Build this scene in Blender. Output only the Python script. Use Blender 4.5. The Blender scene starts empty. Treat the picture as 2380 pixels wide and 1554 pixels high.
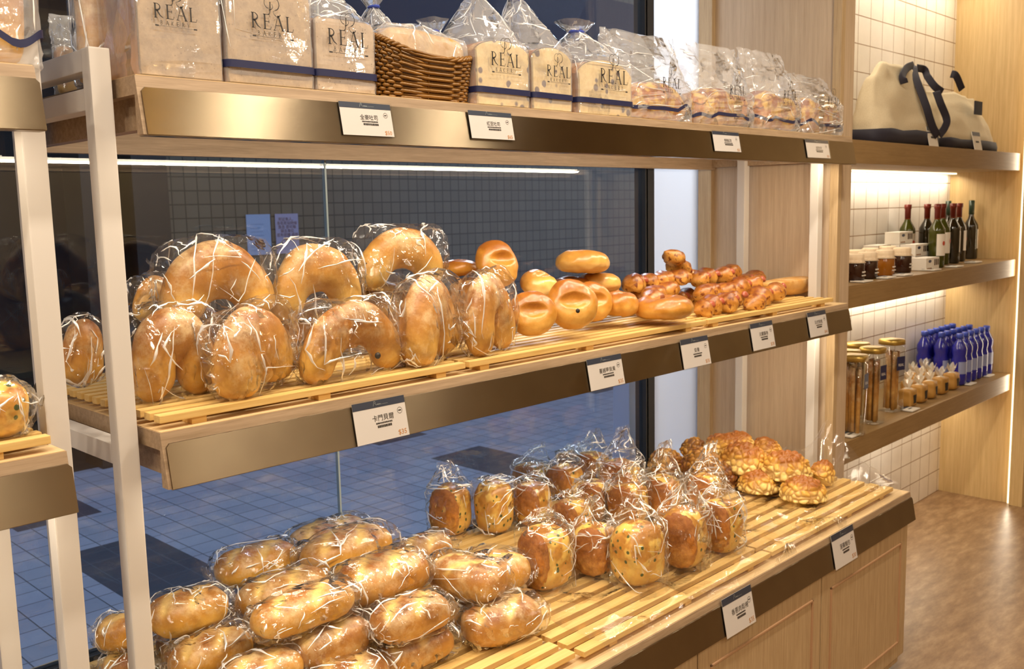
import bpy, bmesh, math, random
from mathutils import Vector, Matrix, noise, Euler
from math import pi, sin, cos
random.seed(7)
S = bpy.context.scene
COL = S.collection
# ---------------------------------------------------------------- camera
FPX = 2212.04
def _basis(p, y, r):
    cy, sy, cp, sp = cos(y), sin(y), cos(p), sin(p)
    f = Vector((sy*cp, cy*cp, -sp)); rt = Vector((cy, -sy, 0)); up = rt.cross(f)
    return rt*cos(r)+up*sin(r), -rt*sin(r)+up*cos(r), f
RT, UP, FW = _basis(.1306, .7948, -.0214)
CAM = Vector((-.7013, -1.4923, 1.6128))
cd = bpy.data.cameras.new('camera'); cam = bpy.data.objects.new('camera', cd); COL.objects.link(cam)
cam.matrix_world = Matrix(((RT.x, UP.x, -FW.x, CAM.x), (RT.y, UP.y, -FW.y, CAM.y), (RT.z, UP.z, -FW.z, CAM.z), (0, 0, 0, 1)))
cd.sensor_width = 36; cd.lens = FPX/2380*36; cd.clip_start = .05; cd.clip_end = 60
cd.dof.use_dof = True; cd.dof.focus_distance = 1.85; cd.dof.aperture_fstop = 9
S.camera = cam
def at(px, py, ax, val):
    d = FW+RT*((px-1190)/FPX)-UP*((py-777)/FPX); i = 'xyz'.index(ax)
    return CAM+d*((val-CAM[i])/d[i])
def dep(p): return (p-CAM).dot(FW)
def fore(p, ang):
    """how much of a length heading `ang` on the floor plane is seen across the frame at p"""
    d = Vector((cos(ang), sin(ang), 0)); return max(.35, abs(d.dot(RT)-(p-CAM).dot(RT)/dep(p)*d.dot(FW)))
# ---------------------------------------------------------------- world, light, exposure
S.view_settings.view_transform = 'Standard'; S.view_settings.look = 'None'
S.view_settings.exposure = -0.30; S.view_settings.gamma = 1
S.cycles.transparent_max_bounces = 20; S.cycles.max_bounces = 6
S.cycles.sample_clamp_indirect = 4; S.cycles.caustics_reflective = False; S.cycles.caustics_refractive = False
W = bpy.data.worlds.new('evening_sky'); S.world = W; W.use_nodes = True
bg = W.node_tree.nodes['Background']; bg.inputs[0].default_value = (.46, .55, .76, 1); bg.inputs[1].default_value = 2.2
def area(name, loc, rot, sx, sy, power, col):
    l = bpy.data.lights.new(name, 'AREA'); l.shape = 'RECTANGLE'; l.size = sx; l.size_y = sy; l.energy = power; l.color = col
    o = bpy.data.objects.new(name, l); o.location = loc; o.rotation_euler = rot; COL.objects.link(o); return o
WARM = (1, .80, .56); NEUT = (1, .87, .69); LEDC = (1, .86, .65)
for x in (-1.7, -.8, .1, 1.0, 1.9): area('ceiling_lamp', (x, -.72, 2.93), (0, 0, 0), .13, .13, 22, NEUT)
for x in (-1.5, -.5, .5, 1.5, 2.7): area('ceiling_lamp', (x, -2.25, 2.93), (0, 0, 0), .16, .16, 10, NEUT)
for x in (.2, 2.4): area('ceiling_lamp', (x, -3.3, 2.93), (0, 0, 0), .13, .13, 18, NEUT)
area('added_pane_fill', (2.9, 1.7, 2.7), (math.radians(-55), 0, 0), .6, .4, 45, (.80, .88, 1))  # added fill brightening the frosted pane from outside, no fixture there
area('added_wall_fill', (6.2, -2, 2.9), (0, math.radians(-25), 0), .1, 3.6, 45, NEUT)  # added fill on the right wall, mirrored by the rail ends
area('added_wall_fill', (1.2, -3.6, 2.9), (math.radians(-25), 0, 0), 8, .1, 70, NEUT)  # added fill on the front wall, mirrored by the steel rails
area('warm_spot_lamp', (.81, -1.5, 2.6), (0, 0, 0), .04, .04, 2.2, (1, .60, .15))
area('warm_spot_lamp', (1.03, -1.5, 2.6), (0, 0, 0), .04, .04, 1.2, (1, .85, .6))
# ---------------------------------------------------------------- material helpers
def lin(h):
    h = h.lstrip('#'); v = [int(h[i:i+2], 16)/255 for i in (0, 2, 4)]
    return tuple(c/12.92 if c <= .04045 else ((c+.055)/1.055)**2.4 for c in v)+(1,)
class N:
    def __init__(s, name):
        s.m = bpy.data.materials.new(name); s.m.use_nodes = True; s.t = s.m.node_tree; s.t.nodes.clear()
        s.out = s.n('ShaderNodeOutputMaterial')
    def n(s, typ, ins=None, **kw):
        o = s.t.nodes.new(typ)
        for k, v in kw.items(): setattr(o, k, v)
        for k, v in (ins or {}).items():
            if isinstance(v, bpy.types.NodeSocket): s.t.links.new(v, o.inputs[k])
            else: o.inputs[k].default_value = v
        return o
    def math(s, op, a, b=0., c=0., clamp=False):
        return s.n('ShaderNodeMath', {0: a, 1: b, 2: c}, operation=op, use_clamp=clamp).outputs[0]
    def vmath(s, op, a, b=(0, 0, 0)):
        return s.n('ShaderNodeVectorMath', {0: a, 1: b}, operation=op).outputs[0]
    def mix(s, f, a, b, bt='MIX'):
        o = s.n('ShaderNodeMix', data_type='RGBA', blend_type=bt)
        for k, v in ((0, f), (6, a), (7, b)):
            if isinstance(v, bpy.types.NodeSocket): s.t.links.new(v, o.inputs[k])
            else: o.inputs[k].default_value = v
        return o.outputs[2]
    def obj(s, scale=(1, 1, 1), rnd=True):
        tc = s.n('ShaderNodeTexCoord').outputs['Object']
        if rnd:
            r = s.n('ShaderNodeObjectInfo').outputs['Random']
            tc = s.vmath('ADD', tc, s.n('ShaderNodeCombineXYZ', {0: s.math('MULTIPLY', r, 7.), 1: s.math('MULTIPLY', r, 13.), 2: s.math('MULTIPLY', r, 3.)}).outputs[0])
        return s.n('ShaderNodeMapping', {0: tc, 3: scale}).outputs[0]
    def noise(s, v, sc, det=3., rough=.5, col=False):
        o = s.n('ShaderNodeTexNoise', {'Vector': v, 'Scale': sc, 'Detail': det, 'Roughness': rough}); return o.outputs[1 if col else 0]
    def ramp(s, f, stops, interp='LINEAR'):
        o = s.n('ShaderNodeValToRGB', {0: f}); cr = o.color_ramp; cr.interpolation = interp
        while len(cr.elements) < len(stops): cr.elements.new(.5)
        for e, (p, c) in zip(cr.elements, stops): e.position = p; e.color = c if len(c) == 4 else (*c, 1)
        return o.outputs[0]
    def bump(s, h, strength=.3, dist=.002, nrm=None):
        i = {'Height': h, 'Strength': strength, 'Distance': dist}
        if nrm: i['Normal'] = nrm
        return s.n('ShaderNodeBump', i).outputs[0]
    def pbr(s, col, rough=.5, metal=0., nrm=None, **kw):
        i = {'Base Color': col, 'Roughness': rough, 'Metallic': metal}; i.update(kw)
        if nrm: i['Normal'] = nrm
        b = s.n('ShaderNodeBsdfPrincipled', i); s.t.links.new(b.outputs[0], s.out.inputs[0]); return s.m
def flat(name, hexc, rough=.5, metal=0., **kw): return N(name).pbr(lin(hexc), rough, metal, **kw)
B3 = lambda v: (v, v, v, 1)
def wood(name, a, b, axis='x', sc=1., rough=.45):
    n = N(name); k = {'x': (3, 60, 60), 'z': (60, 60, 2.2), 'y': (60, 3, 60)}[axis]
    v = n.obj(tuple(q*sc for q in k), rnd=False)
    f = n.noise(v, 1.6, 5, .6); f2 = n.noise(n.obj(tuple(q*sc*4 for q in k), rnd=False), 2., 2)
    f = n.math('ADD', n.math('MULTIPLY', f, .7), n.math('MULTIPLY', f2, .3))
    return n.pbr(n.ramp(f, [(.36, lin(a)), (.66, lin(b))]), rough, nrm=n.bump(f, .12, .0006))
def lamp(name, col, st):
    n = N(name); e = n.n('ShaderNodeEmission', {0: (*col, 1), 1: st}); n.t.links.new(e.outputs[0], n.out.inputs[0]); return n.m
def tiles(name, tile, grout, w, h, mort, plane='xz', off=(0, 0), var=.1, rough=.3, band=None):
    n = N(name); g = n.n('ShaderNodeNewGeometry').outputs['Position']; sp = n.n('ShaderNodeSeparateXYZ', {0: g})
    ax = {'x': 0, 'y': 1, 'z': 2}; u = sp.outputs[ax[plane[0]]]; v = sp.outputs[ax[plane[1]]]
    vec = n.n('ShaderNodeCombineXYZ', {0: n.math('ADD', u, off[0]), 1: n.math('ADD', v, off[1])}).outputs[0]
    br = n.n('ShaderNodeTexBrick', {'Vector': vec, 'Color1': (0, 0, 0, 1), 'Color2': (1, 1, 1, 1), 'Mortar': (.5, .5, .5, 1), 'Scale': 1., 'Mortar Size': mort, 'Mortar Smooth': .1, 'Bias': 0., 'Brick Width': w, 'Row Height': h}, offset=0., squash=1.)
    cn = n.noise(g, 9., 4, .6); t = lin(tile)
    c0 = n.mix(n.math('MULTIPLY', cn, .5), t, tuple(q*.55 for q in t[:3])+(1,))
    c1 = n.mix(n.math('MULTIPLY', br.outputs[0], var), c0, tuple(min(1, q*1.6) for q in t[:3])+(1,))
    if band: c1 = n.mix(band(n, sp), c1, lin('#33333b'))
    c = n.mix(br.outputs[1], c1, lin(grout))
    return n.pbr(c, rough, nrm=n.bump(n.math('SUBTRACT', 1., br.outputs[1]), .4, .002))
def film(name, haze=.03, tilt=.55, sc=(38, 24, 38), rough=.05, gain=1.25, base=.02, tint=(1, 1, 1, 1)):
    n = N(name); v = n.obj(sc)
    vo = n.n('ShaderNodeTexVoronoi', {'Vector': n.vmath('ADD', v, n.n('ShaderNodeVectorMath', {0: n.noise(v, .6, 2, col=True), 'Scale': 1.2}, operation='SCALE').outputs[0]), 'Scale': 1., 'Randomness': 1.})
    t = n.n('ShaderNodeVectorMath', {0: n.vmath('SUBTRACT', vo.outputs['Color'], (.5, .5, .5)), 'Scale': tilt}, operation='SCALE').outputs[0]
    nr = n.vmath('NORMALIZE', n.vmath('ADD', n.n('ShaderNodeNewGeometry').outputs['Normal'], t))
    nr = n.bump(n.noise(n.obj((60, 60, 60)), 1., 3, .6), .6, .002, nr)
    gl = n.n('ShaderNodeBsdfGlossy', {'Color': (1, 1, 1, 1), 'Roughness': rough, 'Normal': nr})
    tr = n.n('ShaderNodeBsdfTransparent', {0: tint}); df = n.n('ShaderNodeBsdfDiffuse', {0: (.9, .9, .92, 1)})
    ca = n.math('ABSOLUTE', n.n('ShaderNodeVectorMath', {0: nr, 1: n.n('ShaderNodeNewGeometry').outputs['Incoming']}, operation='DOT_PRODUCT').outputs['Value'])
    fr = n.math('MULTIPLY_ADD', n.math('POWER', n.math('SUBTRACT', 1., ca, clamp=True), 5.), gain*.8, base+.045, clamp=True)
    m0 = n.n('ShaderNodeMixShader', {0: haze, 1: tr.outputs[0], 2: df.outputs[0]})
    m1 = n.n('ShaderNodeMixShader', {0: fr, 1: m0.outputs[0], 2: gl.outputs[0]})
    n.t.links.new(m1.outputs[0], n.out.inputs[0]); return n.m
def glass(name, tint=(.93, .97, .96, 1), gain=1.):
    n = N(name); gl = n.n('ShaderNodeBsdfGlossy', {'Color': (1, 1, 1, 1), 'Roughness': .0}); tr = n.n('ShaderNodeBsdfTransparent', {0: tint})
    ca = n.math('ABSOLUTE', n.n('ShaderNodeVectorMath', {0: n.n('ShaderNodeNewGeometry').outputs['Normal'], 1: n.n('ShaderNodeNewGeometry').outputs['Incoming']}, operation='DOT_PRODUCT').outputs['Value'])
    fr = n.math('MULTIPLY', n.math('MULTIPLY_ADD', n.math('POWER', n.math('SUBTRACT', 1., ca, clamp=True), 5.), .95, .043), gain, clamp=True)
    m1 = n.n('ShaderNodeMixShader', {0: fr, 1: tr.outputs[0], 2: gl.outputs[0]}); n.t.links.new(m1.outputs[0], n.out.inputs[0]); return n.m
def crust(name, pale, mid, dark, flour=0., bias=0., nsc=9., rough=.42, extra=None, bumpy=.35, coat=0.):
    n = N(name); tc = n.n('ShaderNodeTexCoord'); z = n.n('ShaderNodeSeparateXYZ', {0: tc.outputs['Generated']}).outputs[2]
    v = n.obj(); ns = n.noise(v, nsc*2, 4, .6)
    f = n.math('ADD', n.math('MULTIPLY_ADD', z, .85, bias-.32), n.math('MULTIPLY', ns, .75), clamp=True)
    c = n.ramp(f, [(.12, lin(pale)), (.48, lin(mid)), (.85, lin(dark))])
    fine = n.noise(v, 260, 3, .7)
    if flour:
        m = n.ramp(n.math('ADD', n.math('MULTIPLY', n.noise(v, 22, 4, .65), .8), n.math('MULTIPLY', n.math('ADD', fine, z), .16)), [(.60-.12*flour, (0, 0, 0)), (.86-.12*flour, (1, 1, 1))])
        c = n.mix(n.math('MULTIPLY', m, .75), c, lin('#e6cd9e'))
    if extra: c = extra(n, v, c)
    h = n.math('ADD', n.math('MULTIPLY', fine, .25), n.noise(v, 45, 3, .6))
    return n.pbr(c, rough, nrm=n.bump(h, bumpy, .0025), **({'Coat Weight': coat, 'Coat Roughness': .25} if coat else {}))
def scored(n, v, c):
    a = n.n('ShaderNodeAttribute', attribute_name='score').outputs['Fac']; k = n.math('MULTIPLY', a, n.math('MULTIPLY_ADD', n.noise(v, 60, 3), 1.2, .25), clamp=True)
    return n.mix(k, c, lin('#ecc878'))
def spots(n, v, c, sc, col, thr=.32, keep=.6, soft=.04):
    vo = n.n('ShaderNodeTexVoronoi', {'Vector': v, 'Scale': sc}); r = n.n('ShaderNodeSeparateXYZ', {0: vo.outputs['Color']}).outputs[0]
    m = n.math('MULTIPLY', n.ramp(vo.outputs['Distance'], [(thr-soft, (1, 1, 1)), (thr+soft, (0, 0, 0))]), n.math('GREATER_THAN', r, keep))
    return n.mix(m, c, lin(col))
M = {}
M['paint'] = flat('white_painted_metal', '#cdc6bf', .42)
M['white'] = flat('white_board', '#e4ecff', .4)
M['oak'] = wood('light_oak_edge', '#8e765b', '#ae9478', 'x')
M['oaktop'] = wood('light_oak_top', '#c8a878', '#dcc094', 'x')
M['oakz'] = wood('oak_panel', '#a58a66', '#c0a680', 'z', 1.4)
M['oakend'] = wood('oak_end_panel', '#b39b80', '#c9b296', 'z', .8)
M['nwood'] = wood('niche_oak_panel', '#bd9f6c', '#d3b785', 'z', .8)
M['nshelf'] = wood('niche_shelf_oak', '#85683f', '#987a50', 'x')
M['pine'] = wood('pine_slat', '#cfa55c', '#e2c07e', 'x', .7, .5)
M['black'] = flat('black_rubber', '#1d1a18', .6)
M['navy'] = flat('navy_print', '#1c2148', .4); M['navycard'] = flat('navy_card_print', '#2b3447', .5)
M['ink'] = flat('dark_ink', '#2f2926', .6); M['orange'] = flat('orange_ink', '#c98a4e', .6)
M['paper'] = flat('card_paper', '#d9d0cb', .6)
M['wire'] = flat('silver_edge', '#a9b2b4', .3, .6)
def _steel():
    n = N('brushed_steel'); v = n.obj((6, 6, 2600), rnd=False); f = n.noise(v, 1., 2)
    v2 = n.obj((9, 9, 9), rnd=False); f2 = n.noise(v2, 1., 2)
    return n.pbr(n.ramp(f2, [(.3, lin('#8c7d68')), (.7, lin('#95866f'))]), .28, 1., nrm=n.bump(f, .15, .0003), Anisotropic=1., Tangent=n.n('ShaderNodeCombineXYZ', {0: 0., 1: 0., 2: 1.}).outputs[0])
M['steel'] = _steel()
M['film'] = film('clear_cellophane', .012, .95, (30, 16, 30), .085, 1.5, .0); M['film2'] = film('clear_poly_bag', .21, .9, (24, 24, 14), .10, 1.4, .01)
M['sheet'] = film('clear_film_sheet', .012, .6, (8, 16, 10), .07, 1.6, .02)
M['glass'] = glass('window_glass', (.84, .90, .94, 1), 1.3); M['acryl'] = glass('clear_acrylic', (.97, .98, .98, 1))
M['led'] = lamp('led_diffuser', (1, .86, .62), 14)
M['ficdark'] = crust('floured_loaf_crust', '#e2b04e', '#bd8230', '#8a501a', .42, .02, extra=scored)
M['loaf'] = crust('floured_bun_crust', '#e3b052', '#bb8033', '#8a521c', .45)
M['loafp'] = crust('pale_bun_crust', '#e9c06a', '#cb9240', '#9c6426', .38, -.03)
M['ficelle'] = crust('soft_french_crust', '#eabc56', '#cc9236', '#935a1e', .32, -.02, extra=scored)
M['slash'] = crust('scored_crumb', '#efd28c', '#e3b560', '#d09a48', .3)
M['bagel'] = crust('bagel_crust', '#e2b05a', '#c48632', '#92561c', 0., .0, 12, .34, coat=.25)
M['bagelp'] = crust('pale_bagel_crust', '#eecb84', '#d4a04c', '#ac7230', 0., -.08, 7, .32, coat=.3)
M['sausdough'] = crust('sausage_bun_dough', '#e2b05a', '#bf7f30', '#7c3f10', 0., .0, 30, .4, lambda n, v, c: n.mix(n.ramp(n.noise(v, 70, 3), [(.56, (0, 0, 0)), (.64, (1, 1, 1))]), c, lin('#7a3c14')), .6, .2)
M['sausage'] = flat('sausage', '#a04f38', .28)
M['boat'] = crust('long_rusk_crust', '#e0b368', '#cc9850', '#b07a3a', .2, -.15)
def _scal(n, v, c):
    c = n.mix(n.ramp(n.noise(v, 30, 2), [(.50, (0, 0, 0)), (.62, (1, 1, 1))]), c, lin('#e7bf62'))
    return spots(n, v, c, 75, '#46552a', .36, .80)
M['scal'] = crust('scallion_bun_crust', '#eabb5c', '#cf923a', '#a06824', 0, -.06, 14, .35, _scal, .5, .3)
M['floss'] = crust('pork_floss', '#d6983c', '#b4712a', '#8f521c', 0, .02, 60, .8, None, 1.)
def _cheese(n, v, c): return n.mix(n.ramp(n.noise(v, 34, 3), [(.45, (0, 0, 0)), (.6, (1, 1, 1))]), c, lin('#e6b95c'))
M['cheese'] = crust('cheese_loaf_crust', '#d99a44', '#b96c25', '#8e4516', 0, .0, 20, .45, _cheese, .6)
M['toastcrust'] = crust('toast_side_crust', '#c98c48', '#b37638', '#8f5524', .2, .0, 10)
def _crumb(name, a, b, red=False, rs='#4b2520'):
    n = N(name); v = n.obj(); f = n.noise(v, 55, 5, .7); c = n.ramp(f, [(.3, lin(a)), (.7, lin(b))])
    if red: c = spots(n, v, c, 46, rs, .40, .80, .06)
    else: c = spots(n, v, c, 170, '#8a6a3c', .22, .72, .1)
    return n.pbr(c, .75, nrm=n.bump(n.noise(v, 180, 3), .3, .001))
M['crumb'] = _crumb('wheat_crumb', '#8f7046', '#b8986a'); M['crumbw'] = _crumb('white_bean_crumb', '#cfae6c', '#e2c88c', True)
M['crumbl'] = _crumb('light_crumb', '#aa8a62', '#c6a982')
def _melon():
    n = N('melon_bun_cookie_crust'); a = n.n('ShaderNodeAttribute', attribute_name='crack').outputs['Fac']
    z = n.n('ShaderNodeSeparateXYZ', {0: n.n('ShaderNodeTexCoord').outputs['Generated']}).outputs[2]; v = n.obj()
    t = n.math('ADD', n.math('MULTIPLY_ADD', z, 1.1, -.72), n.math('MULTIPLY', n.noise(v, 22, 3), .95), clamp=True)
    top = n.ramp(t, [(.08, lin('#e8cb80')), (.42, lin('#d6a244')), (.72, lin('#95561c'))])
    return n.pbr(n.mix(n.math('MULTIPLY', a, .8), top, lin('#8f571f')), .5, nrm=n.bump(n.noise(v, 130, 3), .3, .001))
M['melon'] = _melon()
M['wicker'] = wood('dark_wicker', '#5d3c12', '#946524', 'x', 1.5, .35)
M['kraft'] = crust('sliced_bread_in_paper', '#d3ad70', '#c99d5c', '#b98a4a', .2, -.2)
M['canvas'] = (lambda n: n.pbr(n.ramp(n.noise(n.obj((400, 400, 400)), 1, 2), [(.3, lin('#cdbd9c')), (.7, lin('#ddcfb2'))]), .8))(N('cream_canvas'))
M['navyc'] = flat('navy_canvas', '#23202e', .75)
M['bottle'] = N('dark_bottle_glass').pbr(lin('#20190c'), .06, 0, **{'Coat Weight': .5}); M['oil'] = N('olive_oil_glass').pbr(lin('#3b3d10'), .06)
M['wax'] = flat('red_cap', '#6b1d12', .35); M['grn'] = flat('green_capsule', '#26382b', .35); M['neck'] = flat('amber_neck_label', '#9c4a14', .4)
M['gold'] = flat('gold_lid', '#b8994e', .32, .7); M['label'] = flat('white_label', '#e4ddd2', .6); M['red'] = flat('red_print', '#b5442e', .5)
M['blue'] = N('blue_plastic').pbr(lin('#24279a'), .08, 0, **{'Coat Weight': .4, 'Transmission Weight': .25}); M['bluecap'] = flat('blue_cap', '#3f52b4', .35)
M['jam'] = flat('dark_jam_glass', '#2e150c', .08); M['honey'] = flat('amber_jam_glass', '#8a5212', .1); M['cloth'] = flat('pale_cloth_lid', '#e9d3b4', .8)
M['cookie'] = crust('cookie_stick', '#d9a85c', '#b07a3a', '#7c4a20', .3, 0, 20)
M['cream'] = flat('cream_bag_paper', '#ad7f3a', .5)
M['nled'] = lamp('niche_led', (1, .80, .50), 3)

# ---------------------------------------------------------------- object helpers
def link(name, me, mats, parent=None, loc=(0, 0, 0), rot=(0, 0, 0), smooth=False, sharp=None):
    for m in (mats if isinstance(mats, (list, tuple)) else [mats]): me.materials.append(m)
    if smooth: me.polygons.foreach_set('use_smooth', [True]*len(me.polygons))
    o = bpy.data.objects.new(name, me); o.location = loc; o.rotation_euler = rot; COL.objects.link(o)
    if parent: o.parent = parent
    return o
def thing(name, label, cat, loc=(0, 0, 0), rot=(0, 0, 0), group=None):
    o = bpy.data.objects.new(name, None); o.empty_display_size = .03; COL.objects.link(o); o.location = loc; o.rotation_euler = rot
    return tag(o, label, cat, group)
def tag(o, label, cat, group=None, kind=None):
    o['label'] = label; o['category'] = cat
    if group: o['group'] = group
    if kind: o['kind'] = kind
    return o
def struct(o): o['kind'] = 'structure'; return o
def from_vf(name, V, F):
    me = bpy.data.meshes.new(name); me.from_pydata([tuple(v) for v in V], [], F); me.update(); return me
class MB:
    def __init__(s): s.V = []; s.F = []
    def add(s, V, F):
        k = len(s.V); s.V += [tuple(v) for v in V]; s.F += [tuple(i+k for i in f) for f in F]; return s
    def box(s, a, b, bev=0.):
        x0, y0, z0 = a; x1, y1, z1 = b
        if bev > 0:
            bm = bmesh.new(); bmesh.ops.create_cube(bm, size=1)
            for v in bm.verts: v.co = Vector(((x0+x1)/2+v.co.x*(x1-x0), (y0+y1)/2+v.co.y*(y1-y0), (z0+z1)/2+v.co.z*(z1-z0)))
            bmesh.ops.bevel(bm, geom=bm.edges[:], offset=bev, segments=2, affect='EDGES', profile=.7)
            bm.verts.index_update(); s.add([v.co[:] for v in bm.verts], [[v.index for v in f.verts] for f in bm.faces]); bm.free(); return s
        V = [(x0, y0, z0), (x1, y0, z0), (x1, y1, z0), (x0, y1, z0), (x0, y0, z1), (x1, y0, z1), (x1, y1, z1), (x0, y1, z1)]
        return s.add(V, [(3, 2, 1, 0), (4, 5, 6, 7), (0, 1, 5, 4), (1, 2, 6, 5), (2, 3, 7, 6), (3, 0, 4, 7)])
    def prism(s, poly, axis, a, b):
        n = len(poly); V = []
        for t in (a, b):
            for p, q in poly: V.append({'x': (t, p, q), 'y': (p, t, q), 'z': (p, q, t)}[axis])
        return s.add(V, [tuple(range(n-1, -1, -1)), tuple(range(n, 2*n))]+[(i, (i+1) % n, n+(i+1) % n, n+i) for i in range(n)])
    def go(s, name, mat, parent=None, **kw): return link(name, from_vf(name, s.V, s.F), mat, parent, **kw)
def loft(secs, seg=32, cap=True):
    """secs: (center, u-axis, v-axis, a, b, n) superellipse sections"""
    V = []; F = []
    for c, u, v, a, b, n in secs:
        c, u, v = Vector(c), Vector(u), Vector(v)
        for i in range(seg):
            t = 2*pi*i/seg; ct, st = cos(t), sin(t)
            x = (abs(ct)**(2/n))*(1 if ct >= 0 else -1); y = (abs(st)**(2/n))*(1 if st >= 0 else -1)
            V.append(c+u*(a*x)+v*(b*y))
    m = len(secs)
    for j in range(m-1):
        for i in range(seg):
            k = (i+1) % seg; F.append((j*seg+i, j*seg+k, (j+1)*seg+k, (j+1)*seg+i))
    if cap: F.append(tuple(range(seg-1, -1, -1))); F.append(tuple((m-1)*seg+i for i in range(seg)))
    return V, F
def lathe(prof, seg=24):
    return loft([((0, 0, z), (1, 0, 0), (0, 1, 0), r, r, 2) for r, z in prof], seg)
_ico = {}
def ico(l):
    if l not in _ico:
        bm = bmesh.new(); bmesh.ops.create_icosphere(bm, subdivisions=l, radius=1); bm.verts.index_update()
        _ico[l] = ([v.co.copy() for v in bm.verts], [[v.index for v in f.verts] for f in bm.faces]); bm.free()
    return _ico[l]
def blob(a, b, c, n=2.4, l=4, f=None):
    V0, F = ico(l); V = []
    for d in V0:
        q = (abs(d.x)**n+abs(d.y)**n+abs(d.z)**n)**(1/n); p = Vector((d.x/q*a, d.y/q*b, d.z/q*c))
        V.append(f(p, d) if f else p)
    return V, F
def rough(me, amp, sc, seed, ridged=False, amp2=0, sc2=0):
    o = Vector((seed*3.17, seed*1.73, seed*.71)); ns = [v.normal.copy() for v in me.vertices]
    for v, n in zip(me.vertices, ns):
        p = v.co*sc+o; k = noise.noise(p)
        if ridged: k = 1-2*abs(k)*1.6
        d = k*amp
        if amp2: d += noise.noise(v.co*sc2+o)*amp2
        v.co += n*d
    me.update(); return me
def tube(path, rad, seg=20):
    secs = []; P = [Vector(p) for p in path]; u = None
    for i, p in enumerate(P):
        t = (P[min(i+1, len(P)-1)]-P[max(i-1, 0)]).normalized()
        if u is None: u = t.orthogonal().normalized()
        u = (u-t*u.dot(t)).normalized(); secs.append((p, u, t.cross(u), rad[i], rad[i], 2))
    return loft(secs, seg)
def bez(pts, n=24):
    P = [Vector(p) for p in pts]; out = []
    P = [P[0]*2-P[1]]+P+[P[-1]*2-P[-2]]
    for i in range(1, len(P)-2):
        for k in range(n):
            t = k/n; a, b, c, d = P[i-1:i+3]
            out.append(.5*((2*b)+(c-a)*t+(2*a-5*b+4*c-d)*t*t+(-a+3*b-3*c+d)*t**3))
    return out+[P[-2]]
def strokes(S_, th=None):
    """flat lettering strokes [(pts, w0, w1)] in the xz plane, slightly raised toward -y"""
    mb = MB()
    for st in S_:
        pts, w0, w1 = st; P = [Vector((p[0], 0, p[1])) for p in pts]; L = []; n = len(P)
        for i, p in enumerate(P):
            t = (P[min(i+1, n-1)]-P[max(i-1, 0)]).normalized(); s = Vector((-t.z, 0, t.x)); w = (w0+(w1-w0)*i/max(1, n-1))/2
            L += [p+s*w, p-s*w]
        mb.add(L, [(2*i, 2*i+1, 2*i+3, 2*i+2) for i in range(n-1)])
    return mb
def arc(cx, cz, rx, rz, a0, a1, n=10): return [(cx+rx*cos(math.radians(a0+(a1-a0)*i/n)), cz+rz*sin(math.radians(a0+(a1-a0)*i/n))) for i in range(n+1)]
def _glyph(ch, x, s, w, t):
    """serif capital, height s, at x; w thick, t thin stroke"""
    f = lambda L: [([(x+p[0]*s, p[1]*s) for p in pts], a*s, b*s) for pts, a, b in L]
    if ch == 'R': return .72, f([([(.14, 0), (.14, 1)], w, w), ([(.02, .01), (.27, .01)], t, t), ([(.02, .99), (.2, .99)], t, t), (arc(.2, .76, .3, .235, 90, -90), t, w), ([(.14, .52), (.22, .52)], t, t), ([(.26, .52), (.48, .18), (.72, .02)], w, t)])
    if ch == 'E': return .62, f([([(.14, 0), (.14, 1)], w, w), ([(.02, .02), (.56, .02), (.62, .2)], t, t), ([(.02, .98), (.53, .98), (.54, .82)], t, t), ([(.14, .52), (.46, .52)], t, t), ([(.46, .42), (.46, .62)], t, t)])
    if ch == 'A': return .78, f([([(.06, 0), (.38, 1)], t, t), ([(.38, 1), (.72, 0)], w, w), ([(.17, .34), (.6, .34)], t, t), ([(-.03, .01), (.18, .01)], t, t), ([(.6, .01), (.84, .01)], t, t)])
    if ch == 'L': return .6, f([([(.14, 0), (.14, 1)], w, w), ([(.02, .99), (.28, .99)], t, t), ([(.02, .02), (.54, .02), (.6, .22)], t, t)])
    if ch == 'B': return .6, f([([(.1, 0), (.1, 1)], t, t), (arc(.12, .76, .36, .23, 90, -90), t, t), (arc(.12, .27, .42, .26, 90, -90), t, t)])
    if ch == 'K': return .6, f([([(.1, 0), (.1, 1)], t, t), ([(.55, 1), (.1, .45), (.6, 0)], t, t)])
    if ch == 'Y': return .6, f([([(.02, 1), (.3, .5), (.58, 1)], t, t), ([(.3, .5), (.3, 0)], t, t)])
    return .5, []
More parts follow.
